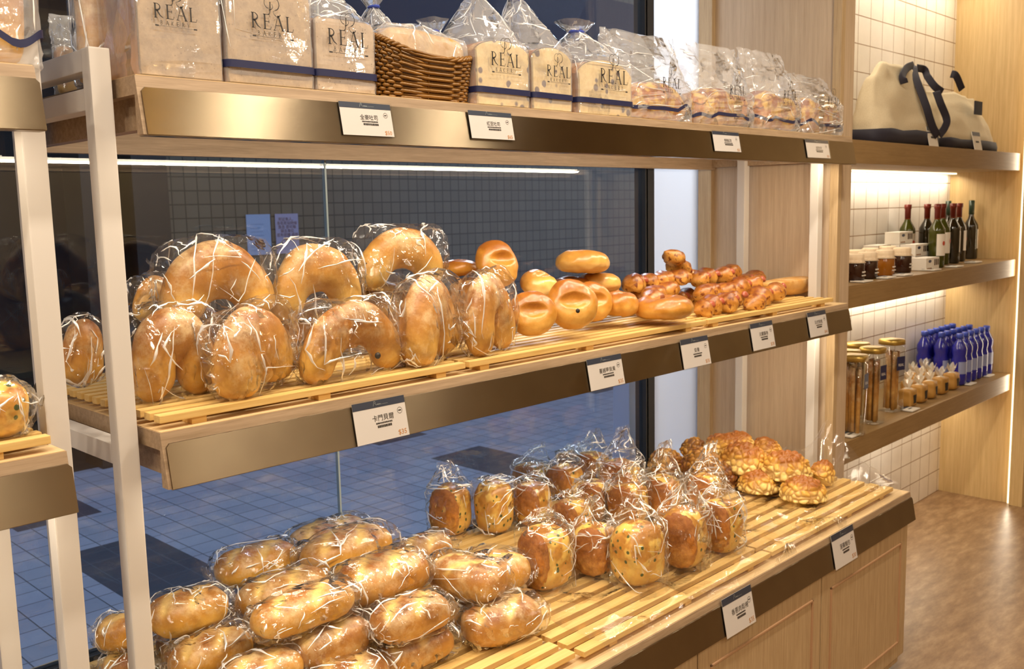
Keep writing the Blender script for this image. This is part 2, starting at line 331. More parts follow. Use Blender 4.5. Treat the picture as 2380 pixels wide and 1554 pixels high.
def logo(w):
    """the bakery's printed mark, total width w, centred at x=0, base z=0"""
    S_ = []; s = w*.30; x = -w/2; 
    for ch in 'REAL':
        a, g = _glyph(ch, x, s, .13, .045); S_ += [([(p[0], p[1]+w*.2) for p in pts], u, v) for pts, u, v in g]; x += a*s+.19*s
    s2 = w*.085; x = -w*.36
    for ch in 'BAKERY':
        a, g = _glyph(ch, x, s2, .14, .10); S_ += [([(p[0], p[1]+w*.07) for p in pts], u, v) for pts, u, v in g]; x += s2*1.45
    S_ += [([(-w*.48, w*.045), (-w*.40, w*.045)], w*.03, w*.03), ([(w*.40, w*.045), (w*.48, w*.045)], w*.03, w*.03), ([(-w*.40, w*.045), (w*.40, w*.045)], w*.006, w*.006)]
    c = w*.175; z = w*.56                                            # curled monogram over the letters
    for pts, a, b in ((arc(-.42*c, .95*c, .62*c, .62*c, 60, 265), .05, .09), (arc(-.42*c, .6*c, .5*c, .42*c, 265, 400), .09, .05), ([(-.25*c, 1.1*c), (-.28*c, .2*c), (-.35*c, -.2*c), (-.62*c, -.38*c)], .16, .07), (arc(.25*c, .9*c, .7*c, .72*c, 150, -75), .06, .12), ([(.38*c, .2*c), (.1*c, .05*c), (.25*c, -.3*c), (.6*c, -.52*c), (.95*c, -.42*c), (1.05*c, -.2*c)], .05, .12)):
        S_.append(([(p[0], p[1]+z) for p in pts], a*c, b*c))
    return S_
def text_mesh(s, size, align='CENTER'):
    cu = bpy.data.curves.new('lettering', 'FONT'); cu.body = s; cu.size = size; cu.align_x = align; cu.resolution_u = 2
    o = bpy.data.objects.new('tmp', cu); COL.objects.link(o); bpy.context.view_layer.update()
    me = bpy.data.meshes.new_from_object(o.evaluated_get(bpy.context.evaluated_depsgraph_get())); bpy.data.objects.remove(o); bpy.data.curves.remove(cu)
    return me

# ---------------------------------------------------------------- setting
ZB, ZM, ZT = .53, 1.1613, 1.7436          # lower edges of the three steel price rails
H = .075; SL = .0143; BD = .0189
TB, TM, TT = .625, ZM+H+BD, ZT+H+BD       # board tops: counter, middle shelf, top shelf
TRAY = .025
XR = 2.545; YG = .64; XN = 4.66; YN = .093; YTILE = .44; XC0, XC1, YC = 2.565, 2.667, .07
def _floor():
    n = N('mottled_vinyl_floor'); v = n.n('ShaderNodeNewGeometry').outputs['Position']
    v = n.n('ShaderNodeMapping', {0: v, 2: (0, 0, .5), 3: (2.2, 7, 1)}).outputs[0]
    f = n.noise(v, 3.2, 7, .68)
    return n.pbr(n.ramp(f, [(.33, lin('#75583c')), (.5, lin('#8d6f50')), (.68, lin('#a98c6a'))]), .36)
fl = MB().box((-4, -4, -.05), (6.5, .75, 0)).go('floor', _floor()); struct(fl)
ceil_m = flat('ceiling_paint', '#9b9183', .8)
struct(MB().box((-4, -4, 3), (6.5, .75, 3.1)).go('ceiling', ceil_m))
wp = flat('shop_wall_paint', '#a8926f', .8)
struct(MB().box((-4.1, -4.1, 0), (6.6, -4, 3)).go('wall_front', wp)); struct(MB().box((-4.1, -4, 0), (-4, .75, 3)).go('wall_left', wp))
struct(MB().box((6.5, -4, 0), (6.6, .75, 3)).go('wall_right', wp))
struct(MB().box((XN, -.0, 0), (XN+.1, YTILE, 3)).go('wall_niche_side', M['nwood']))
struct(MB().box((XN+.1, -.0, 0), (6.5, .1, 3)).go('wall_niche_front', M['nwood']))
struct(MB().box((XC1-.01, YTILE, 0), (XN+.1, YTILE+.1, 3)).go('wall_back', tiles('white_square_wall_tile', '#efe8de', '#8a6f55', .126, .1215, .0022, 'xz', (.03, -.001), .06, .25)))
# wooden partition between window bay and niche: panel, edge trims
struct(MB().box((XC0, YC, 0), (XC1, YG+.1, 3)).go('wall_partition', M['oakend']))
struct(MB().box((XC0-.008, YC-.004, 0), (XC0+.02, YC+.028, 3), .002).go('trim_1', M['oakz']))
struct(MB().box((XC0-.025, YG-.06, 0), (XC0, YG, 3), .002).go('trim_2', M['oakz']))
# window wall
win = struct(MB().box((-3.5, YG-.02, .60), (2.175, YG+.02, .635), .003).box((2.165, YG-.02, .60), (2.22, YG+.03, 3)).go('window_1', flat('dark_window_frame', '#3c3f45', .35, .5)))
for x0, x1, nm in ((-3.5, .774, 'pane'), (.780, 2.165, 'pane')): MB().box((x0, YG-.004, .635), (x1, YG+.004, 3)).go(nm, M['glass'], win)
MB().box((.7745, YG-.006, .635), (.7795, YG+.006, 3)).go('glass_joint', flat('pale_silicone_joint', '#9fb0b8', .3), win)
MB().box((2.172, YG-.014, .63), (2.180, YG-.02, 3)).go('seal', flat('frame_seal', '#8d98a0', .3), win)
def _frost():
    n = N('frosted_white_glazing'); a = n.n('ShaderNodeBsdfDiffuse', {0: lin('#e8eefb')}); b = n.n('ShaderNodeBsdfTranslucent', {0: (1, 1, 1, 1)}); m = n.n('ShaderNodeMixShader', {0: .62, 1: a.outputs[0], 2: b.outputs[0]})
    n.t.links.new(m.outputs[0], n.out.inputs[0]); return n.m
w2 = struct(link('window_2', from_vf('frosted', [(2.22, YG+.012, .6), (XC0, YG+.012, .6), (XC0, YG+.012, 3), (2.22, YG+.012, 3)], [(0, 1, 2, 3)]), _frost()))
struct(MB().box((2.22, YG, 0), (XC0, YG+.06, .6)).go('wall_pier', M['white']))
struct(MB().box((-4, YG, 0), (2.22, YG+.1, .60)).go('wall_sill', flat('sill_wall', '#b89c78', .6)))
struct(MB().box((-4, YG, 2.95), (2.3, YG+.1, 3)).go('wall_lintel', wp))
# ---- outside
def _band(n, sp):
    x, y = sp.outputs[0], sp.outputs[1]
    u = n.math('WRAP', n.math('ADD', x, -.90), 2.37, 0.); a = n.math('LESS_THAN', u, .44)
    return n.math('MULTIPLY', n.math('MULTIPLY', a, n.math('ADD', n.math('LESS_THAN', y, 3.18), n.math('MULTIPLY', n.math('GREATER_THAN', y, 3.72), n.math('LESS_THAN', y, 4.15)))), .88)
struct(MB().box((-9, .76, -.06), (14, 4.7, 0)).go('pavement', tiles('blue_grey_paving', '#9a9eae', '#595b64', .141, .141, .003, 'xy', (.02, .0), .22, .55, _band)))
struct(MB().box((2.28, 4.7, 0), (8.2, 4.9, 6)).go('wall_street', tiles('dark_square_facade_tile', '#625848', '#26231d', .094, .094, .0045, 'xz', (0, 0), .25, .35)))
struct(MB().box((8.2, 4.75, 0), (14, 4.9, 6)).go('wall_street_dark', (lambda n: n.pbr(n.ramp(n.n('ShaderNodeTexWave', {'Vector': n.n('ShaderNodeMapping', {0: n.n('ShaderNodeNewGeometry').outputs['Position'], 2: (0, .8, 0)}).outputs[0], 'Scale': 9., 'Distortion': 1.}).outputs[0], [(.4, lin('#2b2520')), (.9, lin('#463c30'))]), .5))(N('dark_mesh_shutter'))))
struct(MB().box((-9, 5.6, 0), (2.28, 5.7, 6)).box((-9, 4.7, -.05), (2.3, 5.6, 0)).box((2.2, 4.7, 0), (2.28, 5.6, 6)).go('wall_street_recess', flat('dark_recess', '#1d1b1f', .6)))
pl = tag(MB().box((1.72, 4.62, 0), (1.83, 4.9, 6)).box((1.9, 4.62, 0), (1.96, 4.9, 6)).box((2.04, 4.6, 0), (2.28, 4.9, 6)).go('street_pillar', flat('dark_brown_pillar', '#241d1b', .4)), 'dark brown ribbed pillar across the street left of the tiled wall', 'pillar')
lw = thing('glow_panel', 'pale blue added glow panel far across the street, seen between white posts', 'window', (1.05, 5.55, 0))  # glowing panel added for the bluish reflection in the glass
MB().box((-.22, 0, 1.28), (.28, .03, 1.62)).go('glow_face', lamp('added_blue_glow', (.35, .5, .62), .45), lw); MB().box((-.02, -.02, 1.22), (.12, .0, 1.42)).box((.2, -.02, 1.2), (.25, 0, 1.5)).go('glow_panel_bars', M['black'], lw)
for (x, y, lb, cc, tx) in ((at(602, 540, 'y', 4.69).x, 4.69, 'pale blue paper notice taped on the tiled wall outside', '#8fa3c2', 0), (at(668, 540, 'y', 4.69).x, 4.69, 'pinkish paper notice with written characters on the tiled wall outside', '#9b94ae', 1)):
    z0 = at(640, 590, 'y', 4.69).z; z1 = at(640, 497, 'y', 4.69).z; w = .098
    t = thing('paper_notice', lb, 'notice', (x, y, z0)); MB().box((-w, 0, 0), (w, .006, z1-z0)).go('sheet', flat('notice_paper', cc, .7), t)
    if tx:
        me = text_mesh('附近有人，\n各街若站時候\n既告 即可報\n錄去單位\n若有欲購 處理\n謝謝', .029); o = link('writing', me, flat('red_brown_ink', '#5a3548', .7), t, (0, -.002, z1-z0-.05), (pi/2, 0, 0))
    else:
        mb = MB()
        for i in range(8): mb.box((-w*.7, -.001, .03+i*.027), (w*(.1+.6*random.random()), 0, .034+i*.027))
        mb.go('writing', flat('faint_ink', '#7286a8', .7), t)
struct(MB().box((2.3, 4.45, 2.75), (9, 4.69, 3.6)).go('trim_sign_band', flat('navy_fascia_board', '#10162e', .5)))
strip_box = tag(MB().box((at(1463, 1000, 'y', .72).x, .72, 0), (at(1500, 1000, 'y', .72).x+.02, .80, 1.2), .004).go('pale_strip', flat('pale_blue_panel', '#a9bde6', .5)), 'pale blue upright strip just outside the window corner', 'post')  # pale blue upright box just outside the glass

# ---------------------------------------------------------------- shelf units
def rail_mesh(x0, x1, y0, z0, h=H, sl=SL, th=.004):
    """slanted brushed price rail with rounded corner and returned lower lip"""
    r = .006; mb = MB(); k = lambda z: y0+sl*(z-z0)/h
    F = [(x0, z0), (x1, z0), (x1, z0+h-r), (x1-r, z0+h), (x0+r, z0+h), (x0, z0+h-r)]; n = len(F)
    V = [(x, k(z)-th, z) for x, z in F]+[(x, k(z), z) for x, z in F]
    mb.add(V, [tuple(range(n)), tuple(range(2*n-1, n-1, -1))]+[(i, n+i, n+(i+1) % n, (i+1) % n) for i in range(n)])
    mb.box((x0, y0-.002, z0-.0015), (x1, y0+.028, z0)); return mb
def board(x0, x1, z0, yb, ztop, y0=0.):
    """thick shelf: slanted front block + slab"""
    k = (ztop-z0); mb = MB(); sl = SL/H
    mb.prism([(y0, z0), (y0+.022, z0), (y0+.022, ztop-.030), (yb, ztop-.030), (yb, ztop), (y0+sl*k, ztop)], 'x', x0, x1); return mb
def post(name, x0, x1, y0, y1, z0, z1, par, mat='paint'): return MB().box((x0, y0, z0), (x1, y1, z1), .0025).go(name, M[mat], par)
def shelf_unit(lab, x0, x1, posts_l, posts_r, rails_l, steel0, zfoot):
    u = thing('display_shelf', lab, 'shelf', (0, 0, 0))
    for z, top in ((ZM, TM), (ZT, TT)):
        board(x0, x1, z, .585, top).go('shelf_board', M['oak'], u)
        MB().box((x0+.002, SL*1.3, top), (x1-.002, .585, top+.0012)).go('shelf_top', M['oaktop'], u)
        rail_mesh(steel0[0], steel0[1], 0, z).go('price_rail', M['steel'], u)
        # rear and side aprons and light strip under the board
        ap = MB().box((x0+.02, .555, z+.004), (x1-.02, .58, top-.03)); 
        for xx in (x0+.02, x1-.045): ap.box((xx, .03, z+.012), (xx+.025, .555, top-.03))
        ap.go('apron', M['oak'], u)
        l = MB().box((x0+.04, .028, top-.067), (x1-.05, .040, top-.056)).go('light_strip', M['led'], u); MB().box((x0+.04, .022, top-.056), (x1-.05, .042, top-.030)).go('light_channel', M['oak'], u)
        area('led_strip', ((x0+x1)/2, .046, top-.070), (math.radians(32), 0, 0), (x1-x0)-.1, .012, 11 if x1 > 0 else 6, LEDC)
    for nm, P in (('post', posts_l), ('post', posts_r)):
        if P:
            (a, b), yf, yr = P
            zf = 0 if a < 0 else zfoot; post(nm, a, b, yf, yf+.032, zf, 1.885, u); post(nm, a, b, yr, yr+.032, zf, 1.885, u)
            for z0, z1 in rails_l: MB().box((a+.001, yf+.03, z0), (b-.001, yr+.003, z1), .0015).go('cross_rail', M['paint'], u)
    return u
RAILS = [(1.849, 1.884), (1.787, 1.822), (1.196, 1.231)]
su = shelf_unit('large two-tier oak bread shelf on white posts, filling the middle', -.006, 2.551, ((-.051, -.017), .077, .42), ((2.485, 2.52), .105, .40), RAILS, (0, XR), TB+.0013)
for z in (ZM, ZT):
    mb = MB()
    for x in (.06, .40+.25, 1.63, 2.35): mb.add(*[[Vector(v)+Vector((x, .012, z-.004)) for v in lathe([(.0, 0), (.005, 0), (.005, .003), (0, .003)], 10)[0]], lathe([(.0, 0), (.005, 0), (.005, .003), (0, .003)], 10)[1]])
sl_ = shelf_unit('second oak bread shelf at left edge, cut by the frame', -1.9, -.157, None, ((-.163, -.127), .077, .42), RAILS, (-1.88, -.154), 0)
# counter under the big shelf
ct = thing('display_counter', 'waist-high oak display counter with cabinet doors under the shelf', 'counter', (1.2, .15, 0))
def ctp(mb, name, mat): return link(name, from_vf(name, [(x-1.2, y-.15, z) for x, y, z in mb.V], mb.F), mat, ct)
YB0 = -.261
mb = MB(); k = SL/.077; mb.prism([(YB0, ZB), (YB0+.022, ZB), (YB0+.022, TB-.03), (.60, TB-.03), (.60, TB), (YB0+k*.095, TB)], 'x', -.014, 2.504); ctp(mb, 'countertop', M['oak'])
ctp(MB().box((-.013, YB0+.02, TB), (2.498, .598, TB+.0012)), 'top_surface', M['oaktop'])
ctp(rail_mesh(-.01, 2.506, YB0, ZB, .077), 'price_rail', M['steel'])
ctp(MB().box((-.013, YB0+.028, .02), (2.47, .6, TB-.031)), 'carcass', M['oakz'])
for x0, x1 in ((-.013, .537), (.54, 1.188), (1.191, 1.84), (1.843, 2.468)):
    mb = MB().box((x0+.001, YB0+.008, .06), (x1-.001, YB0+.026, ZB-.004), .001)
    ctp(mb, 'door', M['oakz']); i = .055; t = .006; mb = MB()
    for a, b in (((x0+i, .06+i), (x1-i, .06+i+t)), ((x0+i, ZB-.004-i-t), (x1-i, ZB-.004-i)), ((x0+i, .06+i), (x0+i+t, ZB-.004-i)), ((x1-i-t, .06+i), (x1-i, ZB-.004-i))):
        mb.box((a[0], YB0+.003, a[1]), (b[0], YB0+.009, b[1]), .0015)
    ctp(mb, 'door_molding', flat('pinkish_molding', '#b08a68', .45))
# trays
def tray(name, x0, x1, y0, y1, z, lab, slats, xb):
    """slats run along x on cross battens"""
    t = thing(name, lab, 'tray', ((x0+x1)/2, (y0+y1)/2, z)); cx, cy = (x0+x1)/2, (y0+y1)/2
    w = (y1-y0)/(slats-1+.62); 
    for i in range(slats):
        yy = y0+i*w; MB().box((x0-cx, yy-cy, .012), (x1-cx, yy-cy+w*.62, TRAY), .0016).go('slat', M['pine'], t)
    for x in xb: MB().box((x-cx, .006+y0-cy, .0), (x-cx+.028, y1-cy-.006, .0119), .001).go('batten', M['pine'], t)
    return t
tz = TM+.0014
tray('slatted_tray', .0, .700, .028, .56, tz, 'slatted pine tray under the bagged horseshoe rolls, middle shelf', 15, (.06, .32, .62))
tray('slatted_tray', .712, 1.655, .028, .56, tz, 'slatted pine tray under the unwrapped bagels, middle shelf', 15, (.75, 1.12, 1.56))
tray('slatted_tray', 1.667, 2.46, .028, .56, tz, 'slatted pine tray under sausage rolls and long rusk, middle shelf', 15, (1.70, 2.05, 2.38))
tz = TB+.0014
tray('slatted_tray', .005, .792, -.20, .56, tz, 'slatted pine tray under the bagged french loaves on the counter', 16, (.05, .36, .70))
tray('slatted_tray', .805, 1.608, -.215, .56, tz, 'slatted pine tray under the bagged scallion buns on the counter', 16, (.90, 1.2, 1.5))
tray('slatted_tray', 1.618, 2.43, -.215, .56, tz, 'slatted pine tray at the right end of the counter under melon buns', 16, (1.72, 2.1, 2.34))
tray('slatted_tray', -.9, -.175, .028, .56, TM+.0014, 'slatted pine tray on the second shelf at left edge', 15, (-.6, -.27))
# ---------------------------------------------------------------- price cards
def card(px0, py0, px1, py1, yb, zb, lab, head, title, sub, price, seed=0, sl=SL/H, group='price cards on the steel rails'):
    """corner pixels -> a card clipped over the rail"""
    a = at(px0, py0, 'y', yb-.004); b = at(px1, py1, 'y', yb-.008); w = b.x-a.x; h = (a.z-b.z)
    ang = -math.atan(sl)
    zc = (a.z+b.z)/2; x = (a.x+b.x)/2; zbot = zc-h/2; yy = yb+sl*(zbot-zb)-.0065
    t = thing('price_card', lab, 'price card', (x, yy, zbot), (ang, 0, 0), group)
    MB().box((-w/2, -.0035, 0), (w/2, .0015, h), .0008).go('acrylic_holder', M['acryl'], t)
    MB().box((-w/2+.003, -.0014, .003), (w/2-.003, -.0006, h-.003)).go('card_paper', M['paper'], t)
    MB().box((-w/2+.003, -.0018, h*.80), (w/2-.003, -.0012, h-.003)).go('header_band', M['navycard'], t)
    me = text_mesh(title, h*.155); link('title_lettering', me, M['ink'], t, (w*.04, -.0019, h*.50), (pi/2, 0, 0))
    mb = MB()
    for i, (zz, ww) in enumerate(((.42, .30), (.335, .26))):
        x_ = -w*ww/2+w*.05
        while x_ < w*ww/2+w*.05:
            l = w*random.uniform(.012, .03); mb.box((x_, -.0018, h*zz), (x_+l, -.0013, h*(zz+.035+.02*i))); x_ += l+w*.006
    mb.go('fine_print', M['ink'], t)
    if price: link('price_lettering', text_mesh(price, h*.165, 'RIGHT'), M['orange'], t, (w*.44, -.0019, h*.09), (pi/2, 0, 0))
    st = strokes([(arc(w*.36, h*.64, h*.07, h*.07, 0, 360, 16), h*.008, h*.008), ([(w*.36-h*.04, h*.64), (w*.36+h*.04, h*.64)], h*.025, h*.025)])
    link('round_stamp', from_vf('stamp', [(v[0], -.0019, v[2]) for v in st.V], st.F), M['ink'], t)
    hl = strokes([([(-w*.11, h*.84), (-w*.09, h*.93)], h*.01, h*.01), (arc(-w*.08, h*.92, h*.025, h*.025, 150, -90, 6), h*.01, h*.01), ([(-w*.07, h*.89), (-w*.045, h*.85)], h*.01, h*.01), ([(-w*.03, h*.86), (w*.16, h*.86)], h*.006, h*.006), ([(-w*.04, h*.87), (w*.03, h*.87)], h*.02, h*.012)])
    link('header_lettering', from_vf('hl', [(v[0], -.0022, v[2]) for v in hl.V], hl.F), M['wire'], t)
    return t
card(791, 228, 922, 322, 0, ZT, 'whole wheat toast price card reading $50, top shelf rail', 'Real', '全麥吐司', '', '$50')
card(1093, 250, 1202, 329, 0, ZT, 'red bean toast price card reading $65, top shelf rail', 'Real', '紅豆吐司', '', '$65')
card(1661, 300, 1727, 356, 0, ZT, 'price card on the top rail left of the cheese loaf end, third from left', 'Real', '香蒜起司', '', '$55')
card(1877, 320, 1933, 370, 0, ZT, 'price card at the far right end of the top rail', 'Real', '起司吐司', '', '$50')
card(822, 938, 955, 1012, 0, ZM, 'price card reading $35 under the bagged horseshoe rolls', 'Real', '卡門貝爾', '', '$35')
card(1369, 834, 1455, 893, 0, ZM, 'price card reading $35 with five characters, under the bagels', 'Real', '蔓越莓貝果', '', '$35')
card(1587, 788, 1655, 846, 0, ZM, 'price card with two large characters on the middle rail', 'Real', '貝果', '', '$35')
card(1750, 751, 1805, 806, 0, ZM, 'price card under the sausage rolls, second from the right end', 'Real', '法蘭腸卷', '', '$38')
card(1883, 725, 1928, 777, 0, ZM, 'price card at the far right end of the middle rail', 'Real', '法式短棍', '', '$40')
card(1686, 1395, 1758, 1445, YB0, ZB, 'larger price card on the counter rail with five characters', 'Real', '香蔥肉鬆捲', '', '$35')
card(1941, 1245, 1994, 1296, YB0, ZB, 'smaller price card near the right end of the counter rail', 'Real', '菠蘿麵包', '', '$30')
# ---------------------------------------------------------------- niche shelves
NS = []
for i, (zt, lb) in enumerate(((1.841, 'upper niche shelf carrying the canvas totes'), (1.302, 'middle niche shelf carrying jams and bottles'), (.701, 'lower niche shelf carrying glass jars and blue bottles'))):
    s = thing('niche_shelf', 'thick oak wall shelf, '+lb, 'shelf', ((XC1+XN)/2, YN, zt)); cx = (XC1+XN)/2
    MB().box((XC1-cx, 0, -.086), (XN-cx, YTILE-YN, 0), .0015).go('shelf_slab', M['nshelf'], s)
    MB().box((XC1+.02-cx, YTILE-YN-.04, -.094), (XN-.02-cx, YTILE-YN-.024, -.0865)).go('light_strip', M['nled'], s)
    area('niche_led', (cx, YTILE-.045, zt-.10), (math.radians(14), 0, 0), 1.9, .02, 7, LEDC)
area('niche_led', ((XC1+XN)/2, .30, 2.75), (0, 0, 0), 1.8, .08, 13, LEDC)
vl = struct(MB().box((XN-.006, YN-.022, 0), (XN, YN-.012, 3)).go('trim_3', M['nled']))
struct(MB().box((XN-.035, -.0, 0), (XN, YN-.028, 3), .002).go('trim_4', M['nwood']))
area('niche_edge_led', (XN-.012, YN-.017, 1.5), (0, math.radians(90), 0), 2.9, .01, 3.5, LEDC)

# ---------------------------------------------------------------- wrappers
def crumple(me, seed, amp=.0022, sc=38): return rough(me, amp, sc, seed, True, amp*.9, sc*2.7)
def crease_glints(V, F, rows, seg, seed, count, wmax=.0022, jlo=0., jhi=1., ilo=0., ihi=1.):
    """film creases with glints painted in white: thin tapering ribbons lying on the wrapper, appended to its mesh"""
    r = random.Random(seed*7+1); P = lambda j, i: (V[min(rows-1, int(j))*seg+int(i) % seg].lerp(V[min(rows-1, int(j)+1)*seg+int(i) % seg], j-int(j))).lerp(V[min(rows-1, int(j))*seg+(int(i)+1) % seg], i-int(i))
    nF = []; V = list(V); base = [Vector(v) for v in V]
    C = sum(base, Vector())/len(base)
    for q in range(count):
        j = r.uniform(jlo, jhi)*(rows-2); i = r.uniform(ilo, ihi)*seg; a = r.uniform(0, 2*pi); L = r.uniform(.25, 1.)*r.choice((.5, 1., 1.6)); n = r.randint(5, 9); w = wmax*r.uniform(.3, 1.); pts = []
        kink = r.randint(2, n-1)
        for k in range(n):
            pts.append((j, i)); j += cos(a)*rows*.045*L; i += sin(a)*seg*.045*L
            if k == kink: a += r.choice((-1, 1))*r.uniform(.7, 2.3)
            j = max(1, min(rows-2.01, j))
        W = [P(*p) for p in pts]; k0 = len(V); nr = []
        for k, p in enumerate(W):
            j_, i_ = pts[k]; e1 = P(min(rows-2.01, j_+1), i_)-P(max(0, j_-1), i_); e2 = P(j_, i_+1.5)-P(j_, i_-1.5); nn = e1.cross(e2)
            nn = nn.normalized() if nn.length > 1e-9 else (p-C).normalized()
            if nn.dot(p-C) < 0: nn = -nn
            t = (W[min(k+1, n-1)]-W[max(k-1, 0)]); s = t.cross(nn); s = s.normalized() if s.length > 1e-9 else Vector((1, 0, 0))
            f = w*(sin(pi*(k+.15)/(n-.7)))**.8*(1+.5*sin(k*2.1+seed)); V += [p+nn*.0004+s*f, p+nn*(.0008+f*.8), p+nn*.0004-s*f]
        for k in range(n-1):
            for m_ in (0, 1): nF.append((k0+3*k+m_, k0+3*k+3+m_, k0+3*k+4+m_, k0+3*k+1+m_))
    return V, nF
def with_glints(name, me, seg, seed, count, mat, par, rot=(0, 0, 0), **kw):
    V = [v.co.copy() for v in me.vertices]; F = [tuple(p.vertices) for p in me.polygons]; rows = len(V)//seg; V2, nF = crease_glints(V, F, rows, seg, seed, count, **kw)
    m2 = from_vf(name, V2, F+nF); o = link(name, m2, [M[mat], M['glint']], par, rot=rot); nf = len(F)
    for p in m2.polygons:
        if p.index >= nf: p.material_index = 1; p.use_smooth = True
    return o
def _glint():
    n = N('painted_crease_glint'); d = n.n('ShaderNodeBsdfDiffuse', {0: (1, 1, 1, 1)}); g = n.n('ShaderNodeBsdfGlossy', {'Color': (1, 1, 1, 1), 'Roughness': .25}); t = n.n('ShaderNodeBsdfTransparent', {})
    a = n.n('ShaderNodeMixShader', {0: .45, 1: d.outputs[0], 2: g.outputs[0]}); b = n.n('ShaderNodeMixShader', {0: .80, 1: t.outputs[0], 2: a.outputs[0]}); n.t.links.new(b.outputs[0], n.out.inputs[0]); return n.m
M['glint'] = _glint()  # near-white ribbons put the film's glints into the colour
def pillow(par, L, wy, hz, seed, zc, fin=.03, mat='film', name='wrapper', rot=None, n=2.3, ncr=36):
    """cellophane pillow pack along local x with flattened crimped ends"""
    r = random.Random(seed); secs = []
    X = [-L/2-fin, -L/2-fin*.45, -L/2-.004, -L/2+.012, -L*.3, -L*.12, L*.12, L*.3, L/2-.012, L/2+.004, L/2+fin*.45, L/2+fin]
    K = [(.55, .03), (.42, .10), (.70, .62), (.93, .93), (1.02, 1.03), (1.04, 1.05), (1.04, 1.05), (1.02, 1.03), (.93, .93), (.70, .62), (.42, .10), (.55, .03)]
    for x, (a, b) in zip(X, K):
        secs.append(((x, r.uniform(-.004, .004), zc+r.uniform(-.004, .004)), (0, 1, 0), (0, 0, 1), wy*a*r.uniform(.96, 1.05), max(.0015, hz*b), n))
    P = []
    for a, b in zip(secs, secs[1:]):                      # subdivide
        for t in (0, .25, .5, .75): P.append(tuple([tuple(a[0][q]*(1-t)+b[0][q]*t for q in range(3)), a[1], a[2], a[3]*(1-t)+b[3]*t, a[4]*(1-t)+b[4]*t, n]))
    P.append(secs[-1]); V, F = loft(P, 36); me = crumple(from_vf(name, V, F), seed)
    for v in me.vertices:                                  # crimped fins
        k = max(0, abs(v.co.x)-L/2-.006); v.co.z += .010*sin(v.co.y*260+seed)*min(1, k/.012)
    return with_glints(name, me, 36, seed, ncr, mat, par, rot or (0, 0, 0), jlo=.15, jhi=.85, wmax=.0026)
def upbag(par, a, b, h, top, seed, skew=(0, 0), mat='film2', name='bag', flare=.6, neck=None, n=5, yoff=0., amp=.002, z0=0., ncr=26, cj=.1, wm=.0022):
    """upright bag round a loaf (half sizes a,b; height h): body, gathered neck, flared mouth"""
    sx, sy = skew; Z = [0, .004, .03, h*.5, h*.9, h+.006, h+top*.25, h+top*.5, h+top*.75, h+top]
    if neck is None: K = [(1, 1), (1.02, 1.03), (1.02, 1.05), (1.02, 1.05), (1.02, 1.06), (1.0, 1.0)]+([(1.03, .8), (1.05, .55), (1.04, .30), (1.0, .05)] if flare > .7 else [(.90, .66), (.74, .38), (.58, .16), (flare, .03)])
    else: K = [(1, 1), (1.02, 1.03), (1.02, 1.05), (1.02, 1.05), (1.02, 1.06), (1.0, 1.0), (.80, .78), (.50, .50), (neck, neck), (flare, flare)]
    S_ = []
    for z, (p, q) in zip(Z, K):
        t = max(0, (z-h)/max(top, 1e-3)); S_.append(((sx*t, yoff+sy*t, z+z0), (1, 0, 0), (0, 1, 0), a*p, max(.0015, b*q), n if t <= 0 else 3))
    P = []
    for u, v in zip(S_, S_[1:]):
        for t in (0, .25, .5, .75): P.append((tuple(u[0][q]*(1-t)+v[0][q]*t for q in range(3)), (1, 0, 0), (0, 1, 0), u[3]*(1-t)+v[3]*t, u[4]*(1-t)+v[4]*t, u[5]*(1-t)+v[5]*t))
    P.append(S_[-1]); V, F = loft(P, 48, cap=False); F.append(tuple(range(47, -1, -1))); me = from_vf(name, V, F)
    o = Vector((seed*1.3, seed*.7, 0))
    for v in me.vertices:
        t = max(0, (v.co.z-z0-h*.92)/(top+.01)); s = .25+2.6*min(1, t*1.6)
        ang = math.atan2(v.co.y-yoff, v.co.x); k = noise.noise(Vector((cos(ang)*2.6, sin(ang)*2.6, v.co.z*7))+o)
        v.co += Vector((cos(ang), sin(ang), 0))*k*.008*min(1, t*2)
    crumple(me, seed, amp, 32); return with_glints(name, me, 48, seed, ncr, mat, par, jlo=cj, jhi=.97, wmax=wm)
# ---------------------------------------------------------------- bread builders
def horseshoe_mesh(w, h, r, seed, gap=0., sweep=1.):
    """arched roll, legs down; w outer width, h outer height, r dough radius"""
    R = w/2-r*.9; leg = max(.002, h-2*r-R*.9); pts = []
    for i in range(31):
        t = i/30; a = pi*(1-t); x = cos(a)*R; z = sin(a)*R*.85
        f = abs(t-.5)*2; z -= leg*(max(0, f-.25)/.75)**1.6; x *= 1-gap*max(0, f-.45)**1.2
        pts.append((x, .006*sin(t*5+seed), z))
    rad = []
    for i in range(31):
        f = abs(i/30-.5)*2; rad.append(r*(1.06-.10*f)*(1 if f < .8 else max(.28, math.sqrt(max(0, 1-((f-.8)/.215)**2)))*.98))
    V, F = tube(pts, rad, 26); zmin = min(v[2] for v in V)
    zmax = max(v[2] for v in V); xa = min(v[0] for v in V); xb = max(v[0] for v in V)
    V = [Vector(((v[0]-(xa+xb)/2)*w/(xb-xa), v[1]*.86, (v[2]-zmin)*h/(zmax-zmin))) for v in V]
    return rough(from_vf('roll', V, F), r*.13, 14, seed, False, r*.05, 45)
